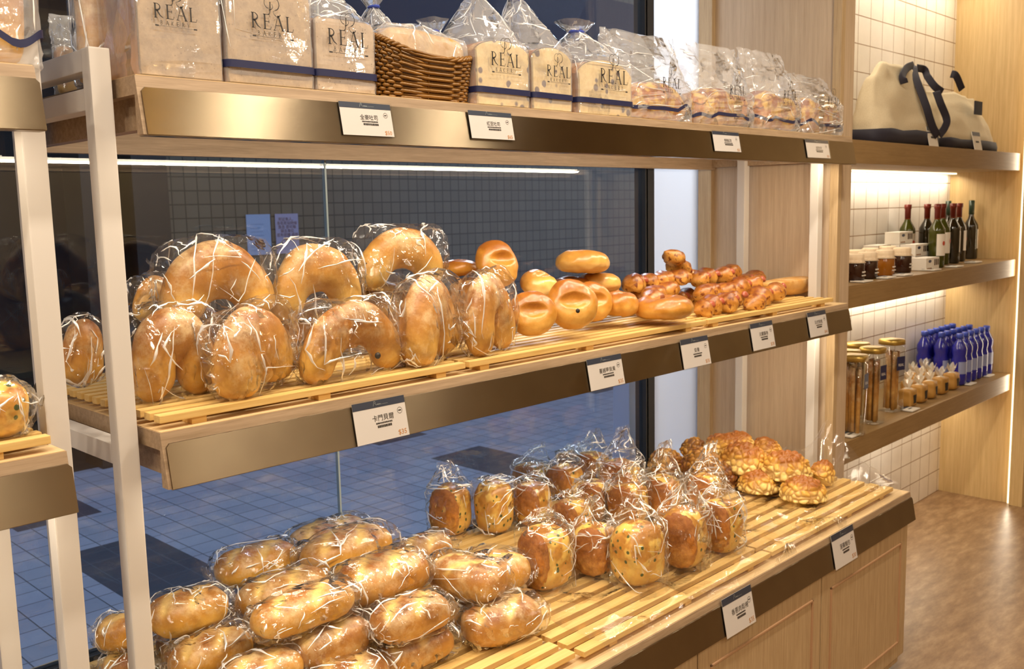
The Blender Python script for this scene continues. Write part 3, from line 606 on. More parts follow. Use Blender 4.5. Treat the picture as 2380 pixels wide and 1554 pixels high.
def horseshoe(cx, cy, w, h, yb, zlow, lab, seed, r=None, rz=0., lean=0., roll=0., gap=.0, grp='bagged horseshoe rolls on the middle shelf', pale=False, bagw=1.0, Wm=None):
    c = at(cx, cy, 'y', yb); m = dep(c)/FPX; W_ = Wm or w*m/fore(c, rz)*.93*bagw; H_ = h*m; r = r or H_*.235; base = c.z-H_/2
    if zlow is not None: base = max(base, zlow)
    t = thing('wrapped_roll', lab, 'wrapped bread', (c.x, yb, base), (lean, roll, rz), grp)
    link('bread_roll', horseshoe_mesh(W_, H_, r, seed, gap), M['loafp' if pale else 'loaf'], t, smooth=True)
    pillow(t, W_*1.0, H_*.53, r*1.10, seed+50, 0, fin=.020, rot=(pi/2, 0, 0)).location = (0, 0, H_*.5)
    return t
TRM = TM+TRAY+.0016; TRB = TB+TRAY+.0016
horseshoe(404, 822, 196, 214, .165, TRM, 'bagged horseshoe roll standing just right of the white post, lower row', 1, rz=.15)
horseshoe(592, 806, 205, 196, .09, TRM, 'bagged horseshoe roll with both ends leaning together, second of lower row', 2, r=.046, rz=.42, Wm=.20, roll=-.14)
horseshoe(818, 795, 250, 178, .085, TRM, 'wide bagged horseshoe roll with a raisin showing, third of lower row', 3, rz=.10)
horseshoe(1002, 744, 188, 200, .10, TRM, 'tall floury bagged horseshoe roll with closed legs, fourth of lower row', 4, r=.047, rz=.30, Wm=.205, roll=-.10)
horseshoe(1138, 730, 140, 186, .09, TRM, 'narrow bagged horseshoe roll at the right end of the lower row beside bagels', 5, r=.040, rz=.25, Wm=.18, roll=-.06)
horseshoe(505, 650, 272, 188, .20, None, 'largest bagged horseshoe roll arching on top, left of the upper row', 6, rz=.0, r=.041)
horseshoe(735, 650, 212, 172, .215, None, 'bagged horseshoe roll in the middle of the upper row', 7, rz=.05, r=.038, pale=True)
horseshoe(932, 598, 205, 142, .25, None, 'pale bagged horseshoe roll highest on the right of the upper row', 8, rz=-.05, r=.037, pale=True)
horseshoe(192, 815, 95, 150, .22, TRM, 'bagged horseshoe roll seen between the two left white posts', 9, rz=.3)
horseshoe(360, 690, 110, 100, .33, None, 'bagged roll half hidden behind the largest upper horseshoe roll', 10, rz=.2, pale=True)
horseshoe(455, 790, 190, 170, .30, TRM, 'bagged roll in shade behind the lower row, left part', 11, rz=.1)
horseshoe(690, 790, 190, 160, .30, TRM, 'bagged roll in shade behind the lower row, centre', 12, rz=.1)
horseshoe(880, 725, 190, 150, .32, TRM, 'bagged roll in shade under the highest horseshoe roll', 13, rz=.1)
for cx, cy, yb in ((878, 826, .058),):
    p = at(cx, cy, 'y', yb); tag(link('raisin', from_vf('raisin', *blob(.007, .005, .007, 2, 2)), M['black'], None, p, smooth=True), 'dark raisin poking out of the wide floury roll', 'raisin')
def bagel_mesh(R, r, seed, hole=.25):
    """puffed ring roll lying flat, hole nearly closed"""
    def f(p, d):
        rho = math.hypot(d.x, d.y); k = 1-(1-min(1, rho/.55))**1.5*(1-hole) if rho < .55 else 1
        th = r*2*math.sqrt(max(0, 1-rho**2.6)); z = d.z/abs(d.z) if abs(d.z) > 1e-6 else 0
        dimple = .62+.38*min(1, (math.hypot(d.x*.62, d.y*1.5)/.36)**1.6)
        return Vector((d.x/max(rho, 1e-6)*rho**.8*R, d.y/max(rho, 1e-6)*rho**.8*R, z*th*.5*dimple*(1 if z > 0 else .8)+r*.8))
    V, F = blob(1, 1, 1, 2, 5, f); me = from_vf('ring', V, F)
    return rough(me, r*.14, 16, seed, False, r*.05, 60)
def bagel(cx, cy, w, h, yb, lab, seed, rx=0., ry=0., rz=0., pale=False, thick=None, zmin=TRM, long=1.):
    """w,h: pixel size as seen; rx tips it up to face the viewer"""
    c = at(cx, cy, 'y', yb); m = dep(c)/FPX; s = (w if rx < .7 else (w+h)/2)*m/2*(.93); th = thick or (h*m*.5 if rx < .5 else s*.55)
    me = bagel_mesh(s, th, seed); E = Euler((rx, ry, rz)); me.transform(Matrix.Diagonal((long, 1, 1, 1)))
    me.transform(E.to_matrix().to_4x4()); z0 = min(v.co.z for v in me.vertices); z1 = max(v.co.z for v in me.vertices); xm = sum(v.co.x for v in me.vertices)/len(me.vertices); ym = sum(v.co.y for v in me.vertices)/len(me.vertices)
    me.transform(Matrix.Translation((-xm, -ym, -z0)))
    o = link('bagel', me, M['bagelp' if pale else 'bagel'], None, (c.x, yb, max(zmin, c.z-(z1-z0)/2)), smooth=True)
    return tag(o, lab, 'bagel', 'unwrapped bagels on the middle shelf')
bagel(1238, 728, 112, 128, .095, 'bagel leaning on edge against the bagged rolls, elongated dimple visible', 21, rx=1.15, rz=-.75)
bagel(1330, 706, 132, 128, .085, 'bagel standing on edge with a raisin bursting near its hole', 22, rx=1.2, rz=-.55)
bagel(1378, 700, 95, 112, .155, 'bagel peeking out behind the upright raisin bagel', 23, rx=1.25, rz=-.55)
bagel(1252, 660, 95, 62, .21, 'small pale bagel wedged between two upright bagels', 24, rx=.35, pale=True)
bagel(1155, 612, 132, 112, .23, 'round shiny bagel facing forward on top of the pile', 25, rx=1.15, rz=-.1, zmin=1.33)
bagel(1065, 622, 100, 42, .34, 'dark flat bagel behind the round shiny bagel', 26)
bagel(1100, 690, 130, 90, .31, 'bagel in shade supporting the round shiny one', 33, rx=.3)
bagel(1353, 608, 138, 62, .235, 'flat bagel lying on the very top, right of the pile', 27, ry=.06, pale=True)
bagel(1394, 656, 104, 50, .235, 'pale bagel directly under the topmost flat bagel', 28, pale=True, ry=.08)
bagel(1330, 665, 100, 50, .27, 'bagel behind supporting the topmost pair', 34)
bagel(1440, 706, 100, 62, .14, 'flat bagel between the upright ones and the front long bagel', 29)
bagel(1541, 714, 152, 62, .075, 'big flat bagel lying at the front edge of the tray', 30)
bagel(1400, 690, 100, 70, .26, 'bagel at the back below the pale one', 35)
rp = at(1343, 722, 'y', .040); tag(link('raisin', from_vf('raisin', *blob(.006, .005, .006, 2, 2)), M['black'], None, rp, smooth=True), 'dark raisin at the hole of the upright bagel', 'raisin')
# ---- sausage rolls
def sausage_roll(cx, cy, w, h, yb, lab, seed, n=4, rz=0., tilt=0., discs=True, zmin=TRM):
    c = at(cx, cy, 'y', yb); m = dep(c)/FPX; rz += random.Random(seed).uniform(-.35, .35); L = w*m/fore(c, rz)*.95; T = h*m*.58; r = random.Random(seed)
    t = thing('sausage_roll', lab, 'sausage roll', (c.x, yb, max(zmin, c.z-h*m/2)), (0, -tilt, rz), 'sausage rolls heaped on the middle shelf')
    secs = []; K = 8*n
    for i in range(K+1):
        x = -L/2+L*i/K; k = abs(sin(pi*i/8)); e = math.sqrt(max(.02, 1-(2*x/L)**4)); off = .010*(1 if int(i/8) % 2 else -1)*k
        k *= r.uniform(.75, 1.15); secs.append(((x, off, T*.75), (0, 1, 0), (0, 0, 1), (.012+.024*k)*e*1.15, T*(.40+.66*k)*e, 2.2))
    V, F = loft(secs, 20); V = [Vector((v[0], v[1], max(0, v[2]))) for v in V]
    link('dough', rough(from_vf('dough', V, F), .005, 45, seed, False, .0015, 130), M['sausdough'], t, smooth=True)
    if discs:
        for i in range(n):
            x = -L/2+L*(i+.5)/n; V, F = blob(.016, .012, .007, 2.2, 2); me = from_vf('slice', V, F)
            link('sausage_slice', me, M['sausage'], t, (x+L/(2*n)*.9, -.020+(.006 if i % 2 else -.004), T*1.12), (.95, 0, .2), smooth=True)
    return t
SR = [(1672, 704, 118, 44, .085, 4, 0., .1, True, 'sausage roll lying in front, four sausage slices showing'), (1772, 690, 84, 42, .10, 3, .2, .1, True, 'sausage roll at the right front of the heap'),
      (1535, 676, 105, 36, .17, 4, .1, .05, False, 'braided roll without visible sausage behind the front bagel'), (1655, 676, 84, 34, .16, 3, 0, 0, False, 'smooth roll in the middle row of the heap'),
      (1722, 668, 84, 44, .17, 3, .1, .1, True, 'sausage roll in the middle row, right of the smooth roll'), (1560, 645, 98, 34, .22, 4, .05, 0, False, 'braided roll in the upper row, lobes facing front'),
      (1648, 642, 90, 36, .23, 3, .2, .05, True, 'sausage roll in the upper row centre'), (1483, 656, 62, 40, .24, 3, .3, 0, True, 'small sausage roll at the left end of the heap'),
      (1580, 618, 82, 34, .26, 3, 0, -.45, True, 'sausage roll on the very top sloping down to the right'), (1688, 640, 70, 40, .30, 3, .3, .1, False, 'roll with a round knob end at the top right'),
      (1732, 652, 76, 32, .29, 3, 0, .05, True, 'sausage roll at the back right of the heap'), (1500, 690, 80, 40, .26, 3, .2, 0, False, 'roll at the back bottom left of the heap'), (1600, 690, 90, 40, .28, 3, .1, 0, True, 'roll in shade under the heap')]
for i, (cx, cy, w, h, yb, n, rz, ti, ds, lb) in enumerate(SR): sausage_roll(cx, cy, w, h, yb, lb, 60+i, n, rz, ti, ds)
# ---- long rusk
p0 = at(1758, 668, 'y', .20); p1 = at(1918, 655, 'y', .20); L = p1.x-p0.x; secs = []
for i in range(25):
    t = i/24; e = (sin(pi*t))**.55 if 0 < t < 1 else .03
    secs.append(((-L/2+L*t, 0, .056), (0, 1, 0), (0, 0, 1), .050*max(.08, e), .056*max(.06, e), 2.3))
V, F = loft(secs, 26); V = [Vector((v[0], v[1], .056+(v[2]-.056)*(1 if v[2] < .056 else .14))) for v in V]
zb_ = at(1840, 694, 'y', .2).z
o = link('long_rusk', rough(from_vf('rusk', V, F), .0015, 60, 3), M['boat'], None, ((p0.x+p1.x)/2, .20, TRM), (0, 0, 0), smooth=True)
tag(o, 'pale boat-shaped long rusk with flat top at the right end of the middle shelf', 'bread')

# ---- french loaves on the counter
def ficelle_mesh(L, wy, hz, seed):
    secs = []
    for i in range(57):
        t = -1+2*i/56; e = (1-abs(t)**3.4)**.42 if abs(t) < 1 else .05
        secs.append(((t*L/2, .004*sin(seed+t*2), hz), (0, 1, 0), (0, 0, 1), wy*max(.12, e), hz*max(.12, e), 2.5))
    V, F = loft(secs, 28)
    V = [Vector((v[0], v[1], hz+(v[2]-hz)*(1 if v[2] > hz else .82)-.0)) for v in V]; zm = min(v.z for v in V)
    me = from_vf('loaf', [v-Vector((0, 0, zm)) for v in V], F); me = rough(me, .0035, 16, seed, False, .0012, 60)
    sc_ = []
    for v in me.vertices: sc_.append(sum(math.exp(-(((v.co.x-q*L)-v.co.y*.9)/.013)**2) for q in (-.24, .18))*max(0, min(1, (v.co.z-hz*1.25)/(hz*.3))))
    at_ = me.attributes.new('score', 'FLOAT', 'POINT'); at_.data.foreach_set('value', sc_)
    for v in me.vertices:                                   # diagonal score: sunk groove with raised lip
        if v.co.z > hz*1.2:
            for s in (-.24, .18):
                u = (v.co.x-s*L)-v.co.y*.9; v.co.z += (-.0035*math.exp(-(u/.007)**2)+.0022*math.exp(-((u-.014)/.008)**2))
    return me
def loafb(cx, cy, Lpx, tpx, zc, lab, seed, ang=None, tilt=0., hz=.034, fin=.022, dk=False):
    """pixel centre at height zc above tray; ang = heading on the tray"""
    c = at(cx, cy, 'z', TRB+zc); m = dep(c)/FPX; L = Lpx*m/fore(c, ang)*1.0; wy = tpx*m*.60; hz = tpx*m*.485; zc = max(hz, zc); c = at(cx, cy, 'z', TRB+zc)
    t = thing('wrapped_loaf', lab, 'wrapped bread', (c.x, c.y, TRB+zc-hz), (0, -tilt, ang), 'bagged french loaves heaped on the counter')
    link('bread_loaf', ficelle_mesh(L, wy, hz, seed), M['ficdark' if dk else 'ficelle'], t, smooth=True)
    pillow(t, L*1.0, wy*1.07, hz*.98, seed+20, hz*.93, fin)
    return t
LF = [(1166, 1434, 170, 100, .04, 'bagged french loaf lying at the right front corner of the heap', -.22, 0, True),
      (953, 1428, 168, 100, .115, 'floury bagged french loaf in front, resting on a darker one', -.12, .0, True),
      (965, 1500, 160, 92, .034, 'dark bagged french loaf at the bottom front beneath the floury one', -.12, 0, True),
      (762, 1482, 175, 104, .095, 'bagged french loaf in the front middle, scored crumb facing up', -.02, 0, True),
      (706, 1408, 222, 96, .175, 'long bagged french loaf on top in the middle, rising to the right', .02, .0, False),
      (655, 1368, 190, 92, .135, 'bagged french loaf tucked behind the long top one', .05, .0, False),
      (438, 1413, 175, 104, .155, 'pale bagged french loaf on top next to the white post', .0, .0, False),
      (597, 1303, 190, 92, .135, 'bagged french loaf at the back left of the heap', -.15, .0, False),
      (806, 1272, 190, 104, .145, 'bagged french loaf at the back top, brightest glare', .05, .0, False),
      (765, 1245, 170, 90, .11, 'bagged french loaf furthest back in the heap', .02, .0, True),
      (888, 1335, 185, 112, .165, 'bagged french loaf with two wide scores, centre top', -.02, .0, True),
      (1086, 1335, 155, 100, .125, 'bagged french loaf pointing down toward the viewer', -1.45, .0, True),
      (1155, 1315, 130, 90, .085, 'paler bagged french loaf behind the one pointing down', -1.4, .0, False),
      (985, 1275, 120, 80, .10, 'bagged french loaf half hidden at the back right', -.1, 0, True),
      (490, 1512, 185, 96, .10, 'bagged french loaf low in the heap near the post, seam at front', -.0, .0, False),
      (455, 1478, 170, 90, .055, 'bagged french loaf in shade below the pale top one', .0, 0, True),
      (610, 1556, 170, 90, .09, 'bagged french loaf cut by the lower frame edge, left one', -.05, 0, False),
      (805, 1572, 180, 92, .04, 'bagged french loaf cut by the lower frame edge, right one', -.05, 0, True),
      (275, 1462, 90, 84, .13, 'crumpled bagged loaf seen left of the white post', -.8, 0, False),
      (290, 1540, 90, 84, .06, 'bagged loaf low down behind the white post', -.8, 0, True),
      (870, 1410, 150, 88, .036, 'bagged french loaf deep in the middle of the heap', 0, 0, True),
      (600, 1440, 170, 90, .04, 'bagged french loaf at the bottom of the heap, middle left', 0, 0, True),
      (1075, 1400, 120, 88, .036, 'bagged french loaf underneath the one pointing down', -.1, 0, True)]
for i, (cx, cy, L, wy, zc, lb, an, ti, dk) in enumerate(LF): loafb(cx, cy, L, wy, zc, lb, 100+i, an, ti, dk=dk)
# ---- scallion and floss buns
def scallion(cx, cy, w, h, lab, seed, rz=0., top=.055, skew=(0, 0), floss=True, y=None):
    c = at(cx, cy+h/2-8, 'z', TRB); m = dep(c)/FPX; a = w*m/2*1.03; hh = h*m*1.04; b = a*1.0
    t = thing('wrapped_bun', lab, 'wrapped bread', (c.x, c.y+b*.5, TRB), (0, 0, rz), 'bagged scallion buns on the counter')
    V, F = blob(a*.92, b*.86, hh/2, 3.4, 4); me = from_vf('bun', [v+Vector((0, 0, hh/2)) for v in V], F); rough(me, .006, 16, seed, False, .002, 60)
    link('bun', me, M['scal'], t, smooth=True)
    if floss:
        V, F = blob(a*.34, b*.80, hh*.46, 2.6, 4); me = from_vf('floss', [v+Vector((-a*.62, -b*.10, hh*.52)) for v in V], F); rough(me, .003, 90, seed, True, .002, 200)
        link('pork_floss', me, M['floss'], t, smooth=True)
    upbag(t, a*1.0, b*.96, hh*.97, top*1.3, seed, skew, 'film', 'wrapper', flare=.55, n=3.2, amp=.003, ncr=52, cj=.25, wm=.0026)
    return t
SC = [(1290, 1308, 118, 138, 'bagged scallion bun with a smooth brown face, nearest front left', -.2, .045, (-.01, 0)), (1405, 1288, 104, 112, 'bagged bun covered with floss, second in the front row', .2, .06, (0, .01)),
      (1506, 1298, 118, 138, 'bagged scallion bun dotted with sesame, third in the front row', -.15, .06, (-.015, .01)), (1612, 1262, 108, 130, 'bagged scallion bun, fourth in the front row', .1, .075, (.02, .01)),
      (1697, 1232, 94, 116, 'bagged scallion bun at the right end of the front row', -.1, .05, (0, .01)), (1345, 1218, 90, 90, 'bagged bun behind the front left one, green fleck visible', 0, .03, (0, 0)),
      (1400, 1172, 88, 84, 'bagged bun in the middle of the cluster under bright crinkles', .2, .05, (.01, 0)), (1480, 1182, 92, 92, 'bagged bun in the second row, above the sesame one', 0, .06, (.02, 0)),
      (1555, 1165, 92, 90, 'bagged bun in the second row with a tall twisted bag top', .1, .085, (.03, .0)), (1064, 1196, 94, 112, 'bagged scallion bun at the far left end of the back row', .2, .06, (.0, .01)),
      (1166, 1188, 88, 116, 'bagged scallion bun with many green flecks, second in the back row', -.05, .015, (0, 0)), (1252, 1180, 90, 92, 'bagged floss bun, third in the back row', .1, .03, (0, 0)),
      (1252, 1120, 84, 64, 'bagged bun behind the third of the back row', 0, .05, (.04, 0)), (1330, 1128, 84, 70, 'bagged bun high in the back, left centre', 0, .04, (.0, 0)), (1392, 1092, 80, 60, 'bagged bun at the back with an upright clear bag corner', 0, .065, (.01, 0)),
      (1462, 1118, 96, 70, 'bagged floss bun at the back with a long bag pointing up right', .1, .085, (.05, .02)), (1345, 1082, 70, 40, 'bagged bun furthest back, only its top showing', 0, .03, (0, 0)), (1655, 1160, 80, 90, 'bagged bun behind the right end with a tall crinkled bag', 0, .08, (.035, 0))]
for i, (cx, cy, w, h, lb, rz, tp, sk) in enumerate(SC): scallion(cx, cy, w, h, lb, 140+i, rz, tp, sk, floss=i not in (2, 10))
# ---- melon buns
def melon_mesh(a, b, h, seed, sc=48.):
    V0, F = ico(6); V = []; C_ = []; o = Vector((seed*.37, seed*.11, seed*.23))
    for d in V0:
        rho = math.hypot(d.x, d.y); p = Vector((d.x*a, d.y*b, d.z*h if d.z > 0 else d.z*h*.28))
        dd, pts = noise.voronoi(p*sc+noise.noise_vector(p*30+o)*.35+o); e = dd[1]-dd[0]; cr = max(0, 1-e/.26) if d.z > -.25 else 0
        k = (min(1, e/.45))*.10 if d.z > -.25 else 0; V.append(p*(1+k)); C_.append(cr)
    zm = min(v.z for v in V); me = from_vf('melon', [v-Vector((0, 0, zm)) for v in V], F)
    at_ = me.attributes.new('crack', 'FLOAT', 'POINT'); at_.data.foreach_set('value', C_); return rough(me, .003, 14, seed)
def melon(cx, cy, w, h, zc, lab, seed, rx=0., ry=0., brown=False):
    c = at(cx, cy, 'z', TRB+zc); m = dep(c)/FPX; me = melon_mesh(w*m/2*.96, w*m/2*.96, max(.03, h*m*.72), seed); me.transform(Euler((rx, ry, seed*1.3)).to_matrix().to_4x4() if not (rx or ry) else Euler((rx, ry, 0)).to_matrix().to_4x4())
    z0 = min(v.co.z for v in me.vertices); z1 = max(v.co.z for v in me.vertices); me.transform(Matrix.Translation((0, 0, -z0)))
    o = link('melon_bun', me, M['melonb' if brown else 'melon'], None, (c.x, c.y, max(TRB, c.z-(z1-z0)/2)), smooth=True)
    return tag(o, lab, 'melon bun', 'melon buns heaped at the counter end')
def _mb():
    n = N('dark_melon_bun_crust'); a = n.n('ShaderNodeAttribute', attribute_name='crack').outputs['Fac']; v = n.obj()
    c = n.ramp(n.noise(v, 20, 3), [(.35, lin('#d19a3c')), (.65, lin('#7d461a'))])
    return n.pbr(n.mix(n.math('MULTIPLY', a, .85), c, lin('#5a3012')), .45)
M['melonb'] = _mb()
ML = [(1866, 1140, 108, 62, .034, 'melon bun at the right front of the heap, lying on the slats', 0, 0, 0), (1762, 1124, 96, 54, .030, 'melon bun at the front left of the heap on the slats', 0, 0, 0),
      (1900, 1102, 60, 60, .045, 'melon bun tilted at the right edge behind the front one', .2, .6, 0), (1826, 1080, 114, 72, .088, 'melon bun on top right with a broad tan patch', .1, 0, 0),
      (1725, 1062, 112, 74, .095, 'melon bun on top in the centre, dark caramel crown', .15, 0, 0), (1778, 1040, 78, 50, .095, 'melon bun behind the two top ones', 0, 0, 0),
      (1652, 1040, 74, 82, .095, 'pale melon bun standing on its side at the top left', 1.1, .2, 0), (1713, 1022, 76, 44, .125, 'melon bun highest at the back of the heap', 0, 0, 0),
      (1604, 1042, 62, 56, .085, 'dark melon bun at the upper left of the heap', .5, 0, 1), (1622, 1086, 96, 78, .055, 'dark melon bun leaning on the heap from the left', .6, -.2, 1),
      (1672, 1108, 80, 66, .034, 'shaded melon bun low in the middle of the heap', .2, 0, 1), (1545, 1074, 86, 62, .045, 'dark melon bun at the far left beside the floss bag', .3, 0, 1), (1790, 1090, 90, 60, .034, 'melon bun at the bottom in the middle of the heap', 0, 0, 0)]
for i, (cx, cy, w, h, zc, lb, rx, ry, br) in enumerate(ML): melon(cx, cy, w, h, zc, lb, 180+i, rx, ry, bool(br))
# ---- loose cellophane over the counter trays
def sheet():
    nx, ny = 110, 44; V = []; F = []; x0, x1, y0, y1 = .86, 2.44, -.235, .33
    for j in range(ny+1):
        for i in range(nx+1):
            x = x0+(x1-x0)*i/nx; y = y0+(y1-y0)*j/ny; e = noise.noise(Vector((x*6, y*6, 3)))*.02
            z = TRB+.003+max(0, 1-2.2*abs(noise.noise(Vector((x*5, y*8, 1)))))**3*.012+abs(noise.noise(Vector((x*23, y*23, 5))))*.004
            k = max(0, (x-2.12)/.32); z += (k**2)*.15*max(0, 1-abs(y-.02)/.26)*(1+.6*noise.noise(Vector((x*14, y*14, 9)))); 
            if j == 0: z = TB+.004; y -= .010
            V.append((x+(e if i in (0, nx) else 0), y+(e if j in (0, ny) else 0), z))
    for j in range(ny):
        for i in range(nx): a = j*(nx+1)+i; F.append((a, a+1, a+nx+2, a+nx+1))
    return from_vf('film_sheet', V, F)
tag(link('film_sheet', sheet(), M['sheet'], smooth=True), 'loose clear cellophane sheet spread over the right half of the counter trays', 'plastic film')

# ---------------------------------------------------------------- top shelf: sliced loaves in printed bags
TZ = TT+.0016
def mark(par, w, x, y, z, mat='ink', rot=(0, 0, 0)): 
    mb = strokes(logo(w)); return link('printed_mark', from_vf('mark', mb.V, mb.F), M[mat], par, (x, y, z), rot)
def stripe(par, a, b, z, th=.013, n=5, yoff=0, wav=0., seed=0):
    S_ = [((0, yoff, z), (1, 0, 0), (0, 1, 0), a, b, n), ((0, yoff, z+th), (1, 0, 0), (0, 1, 0), a, b, n)]; V, F = loft(S_, 64, cap=False)
    V = [Vector((v[0], v[1], v[2]+wav*noise.noise(Vector((v[0]*14+seed, v[1]*14, 0))))) for v in V]; return link('navy_stripe', from_vf('stripe', V, F), M['navy'], par)
def toast(x0, x1, y0, d, h, lab, seed, kind='crumb', dome=0., top=.16, logo_z=.5, lw=.5, neck=.18, skew=(0, 0), rz=0., tie=True, sz=.028, stripe_on=True, lx=0.):
    w = x1-x0; a = w/2; b = d/2; t = thing('bagged_loaf', lab, 'wrapped bread', ((x0+x1)/2, y0+b, TZ), (0, 0, rz), 'bagged sliced loaves on the top shelf')
    # loaf profile (xz) extruded along y: straight sides, optional domed crown
    pr = [(-a*.94, .003), (a*.94, .003), (a*.96, .012)]+[(a*.96, h-.02-dome)]
    if dome: pr += [(a*(1.0)*cos(q), h-dome+dome*sin(q)-.002) for q in [math.radians(k) for k in range(10, 180, 10)]]+[(-a*.96, h-.02-dome)]
    else: pr += [(a*.94, h-.006), (a*.86, h), (-a*.86, h), (-a*.94, h-.006)]
    pr += [(-a*.96, .012)]
    bm_ = MB(); ny = 14; n = len(pr)
    for j in range(ny+1):
        y = -b+.006+(2*b-.012)*j/ny; k = 1-(.02 if j % 2 else 0)
        bm_.V += [(p*k, y, q*k+.001) for p, q in pr]
    for j in range(ny):
        for i in range(n): bm_.F.append((j*n+i, j*n+(i+1) % n, (j+1)*n+(i+1) % n, (j+1)*n+i))
    bm_.F.append(tuple(ny*n+i for i in range(n-1, -1, -1)))
    link('crust', rough(from_vf('crust', bm_.V, bm_.F), .0015, 30, seed), M['toastcrust'], t)
    fb = MB().prism([(p*.985, q*.985+.001) for p, q in pr], 'y', -b+.001, -b+.010); fb.go('cut_face', M[kind], t)
    bag = upbag(t, a*1.0, b*1.0, h, top, seed, skew, flare=.55 if not tie else .5, neck=neck if tie else None, n=14, amp=.0010, ncr=44, cj=.55)
    if stripe_on: stripe(t, a*1.035, b*1.075, sz, n=14)
    mark(t, w*lw, lx, -b*1.09-.0015, h*logo_z)
    if tie:
        V, F = loft([((skew[0]*.75, skew[1]*.75, h+top*.75+dz), (1, 0, 0), (0, 1, 0), a*neck+.003+k, b*neck+.003+k, 2) for dz, k in ((-.003, 0), (0, .002), (.003, 0))], 20); link('blue_tie', from_vf('tie', V, F), M['bluecap'], t)
    return t
def tx(px, py=190, y=.035): return at(px, py, 'y', y).x
toast(tx(325), tx(523), .035, .20, .185, 'largest brown sliced loaf in a printed bag, left end of the big top shelf', 201, 'crumb', top=.1, logo_z=.42, lw=.50, stripe_on=False, lx=-.012)
toast(tx(528), tx(732), .035, .20, .175, 'brown sliced loaf in a printed bag, second from the left post', 202, 'crumb', top=.1, logo_z=.46, lw=.48, lx=.0)
toast(tx(735), tx(876), .035, .17, .137, 'shorter greyish sliced loaf in a printed bag beside the wicker basket', 203, 'crumbl', top=.11, logo_z=.50, lw=.66, tie=True)
toast(tx(1108), tx(1232), .035, .16, .146, 'white domed red bean loaf in a printed bag, right beside the basket', 204, 'crumbw', .03, top=.15, logo_z=.47, lw=.56, skew=(.02, .03))
toast(tx(1238), tx(1330), .035, .16, .148, 'narrow domed red bean loaf in the middle of the three domed loaves', 205, 'crumbw', .035, top=.17, logo_z=.42, lw=.60, skew=(0, .05), lx=.012)
toast(tx(1345), tx(1470), .035, .15, .138, 'domed raisin loaf in a printed bag with a blue tie, right of the three', 206, 'crumbw', .045, top=.10, logo_z=.42, lw=.52, skew=(-.02, .01), lx=.022)
toast(at(885, 110, 'y', .20).x, at(950, 110, 'y', .20).x, .20, .14, .155, 'pale printed loaf standing behind the wicker basket', 207, 'crumbw', .03, top=.1, logo_z=.50, lw=.70)
toast(at(640, 110, 'y', .27).x, at(720, 110, 'y', .27).x, .27, .14, .15, 'bagged loaf behind the brown ones, mostly hidden', 208, 'crumbl', 0, top=.12, logo_z=.5, lw=.6)
toast(at(1000, 60, 'y', .30).x, at(1100, 60, 'y', .30).x, .30, .14, .13, 'bagged loaf behind the basket with an open blue tie', 209, 'crumbl', .02, top=.12, logo_z=.5, lw=.6)
# cheese loaves: lumpy, in taller half-empty bags
def cheese(x0, x1, y0, h, lab, seed, top=.14, wav=.02, hasmark=True):
    w = x1-x0; a = w/2*.93; b = .065; t = thing('bagged_loaf', lab, 'wrapped bread', ((x0+x1)/2, y0+b, TZ), (0, 0, 0), 'bagged cheese loaves on the top shelf')
    V, F = blob(a, b*.95, h/2, 3.6, 5, lambda p, d: Vector((p.x, p.y, p.z+(.008*sin(p.x/a*5+seed) if d.z > .2 else 0)))); me = from_vf('loaf', [v+Vector((0, 0, h/2+.001)) for v in V], F)
    link('lumpy_loaf', rough(me, .010, 18, seed, False, .003, 60), M['cheese'], t, smooth=True)
    upbag(t, a*1.05, b*1.03, h, top, seed, (.0, .02), flare=.72, n=5, amp=.004, ncr=44, cj=.2); stripe(t, a*1.09, b*1.09, .028, .010, 5, 0, wav, seed)
    if hasmark: mark(t, .085, .03 if w > .2 else .01, -b*1.12-.002, h*.72)
    return t
cheese(tx(1455, 275), tx(1618, 275), .035, .098, 'lumpy cheese loaf in a tall clear bag, first right of the raisin loaf', 221)
cheese(tx(1622, 290), tx(1762, 290), .035, .105, 'lumpy cheese loaf in a tall clear bag, second of four', 222)
cheese(tx(1766, 300), tx(1868, 300), .035, .115, 'lumpy cheese loaf in a clear bag, third of four', 223)
cheese(tx(1871, 308), tx(1966, 308), .035, .115, 'lumpy cheese loaf in a clear bag at the right end of the top shelf', 224, top=.09)
# baguettes and small bags at the left rear
def stick(cx, cy, yb, w, h, lab, seed, ck='loaf', top=.08):
    c = at(cx, cy, 'y', yb); m = dep(c)/FPX; a = w*m/2; t = thing('bagged_bread', lab, 'wrapped bread', (c.x, yb, TZ), (0, 0, 0), 'bagged breads at the left rear of the top shelf')
    V, F = loft([((0, 0, .002+h*k), (1, 0, 0), (0, 1, 0), a*q, a*q*.9, 2.6) for k, q in ((0, .5), (.03, .85), (.12, .98), (.5, 1), (.85, .95), (.96, .75), (1, .35))], 28)
    link('bread', rough(from_vf('bread', V, F), .006, 18, seed, False, .002, 60), M[ck], t, smooth=True)
    upbag(t, a*1.12, a*1.05, h, top, seed, (0, 0), flare=.8, n=3); return t
stick(214, 60, .20, 74, .19, 'tall bagged crusty loaf standing just above the left white post', 231)
stick(293, 80, .15, 60, .20, 'bagged crusty bread pressed against the side of the largest loaf', 232)
stick(148, 95, .36, 44, .085, 'small bagged toast at the far left rear corner of the shelf', 233, 'ficelle', .06)
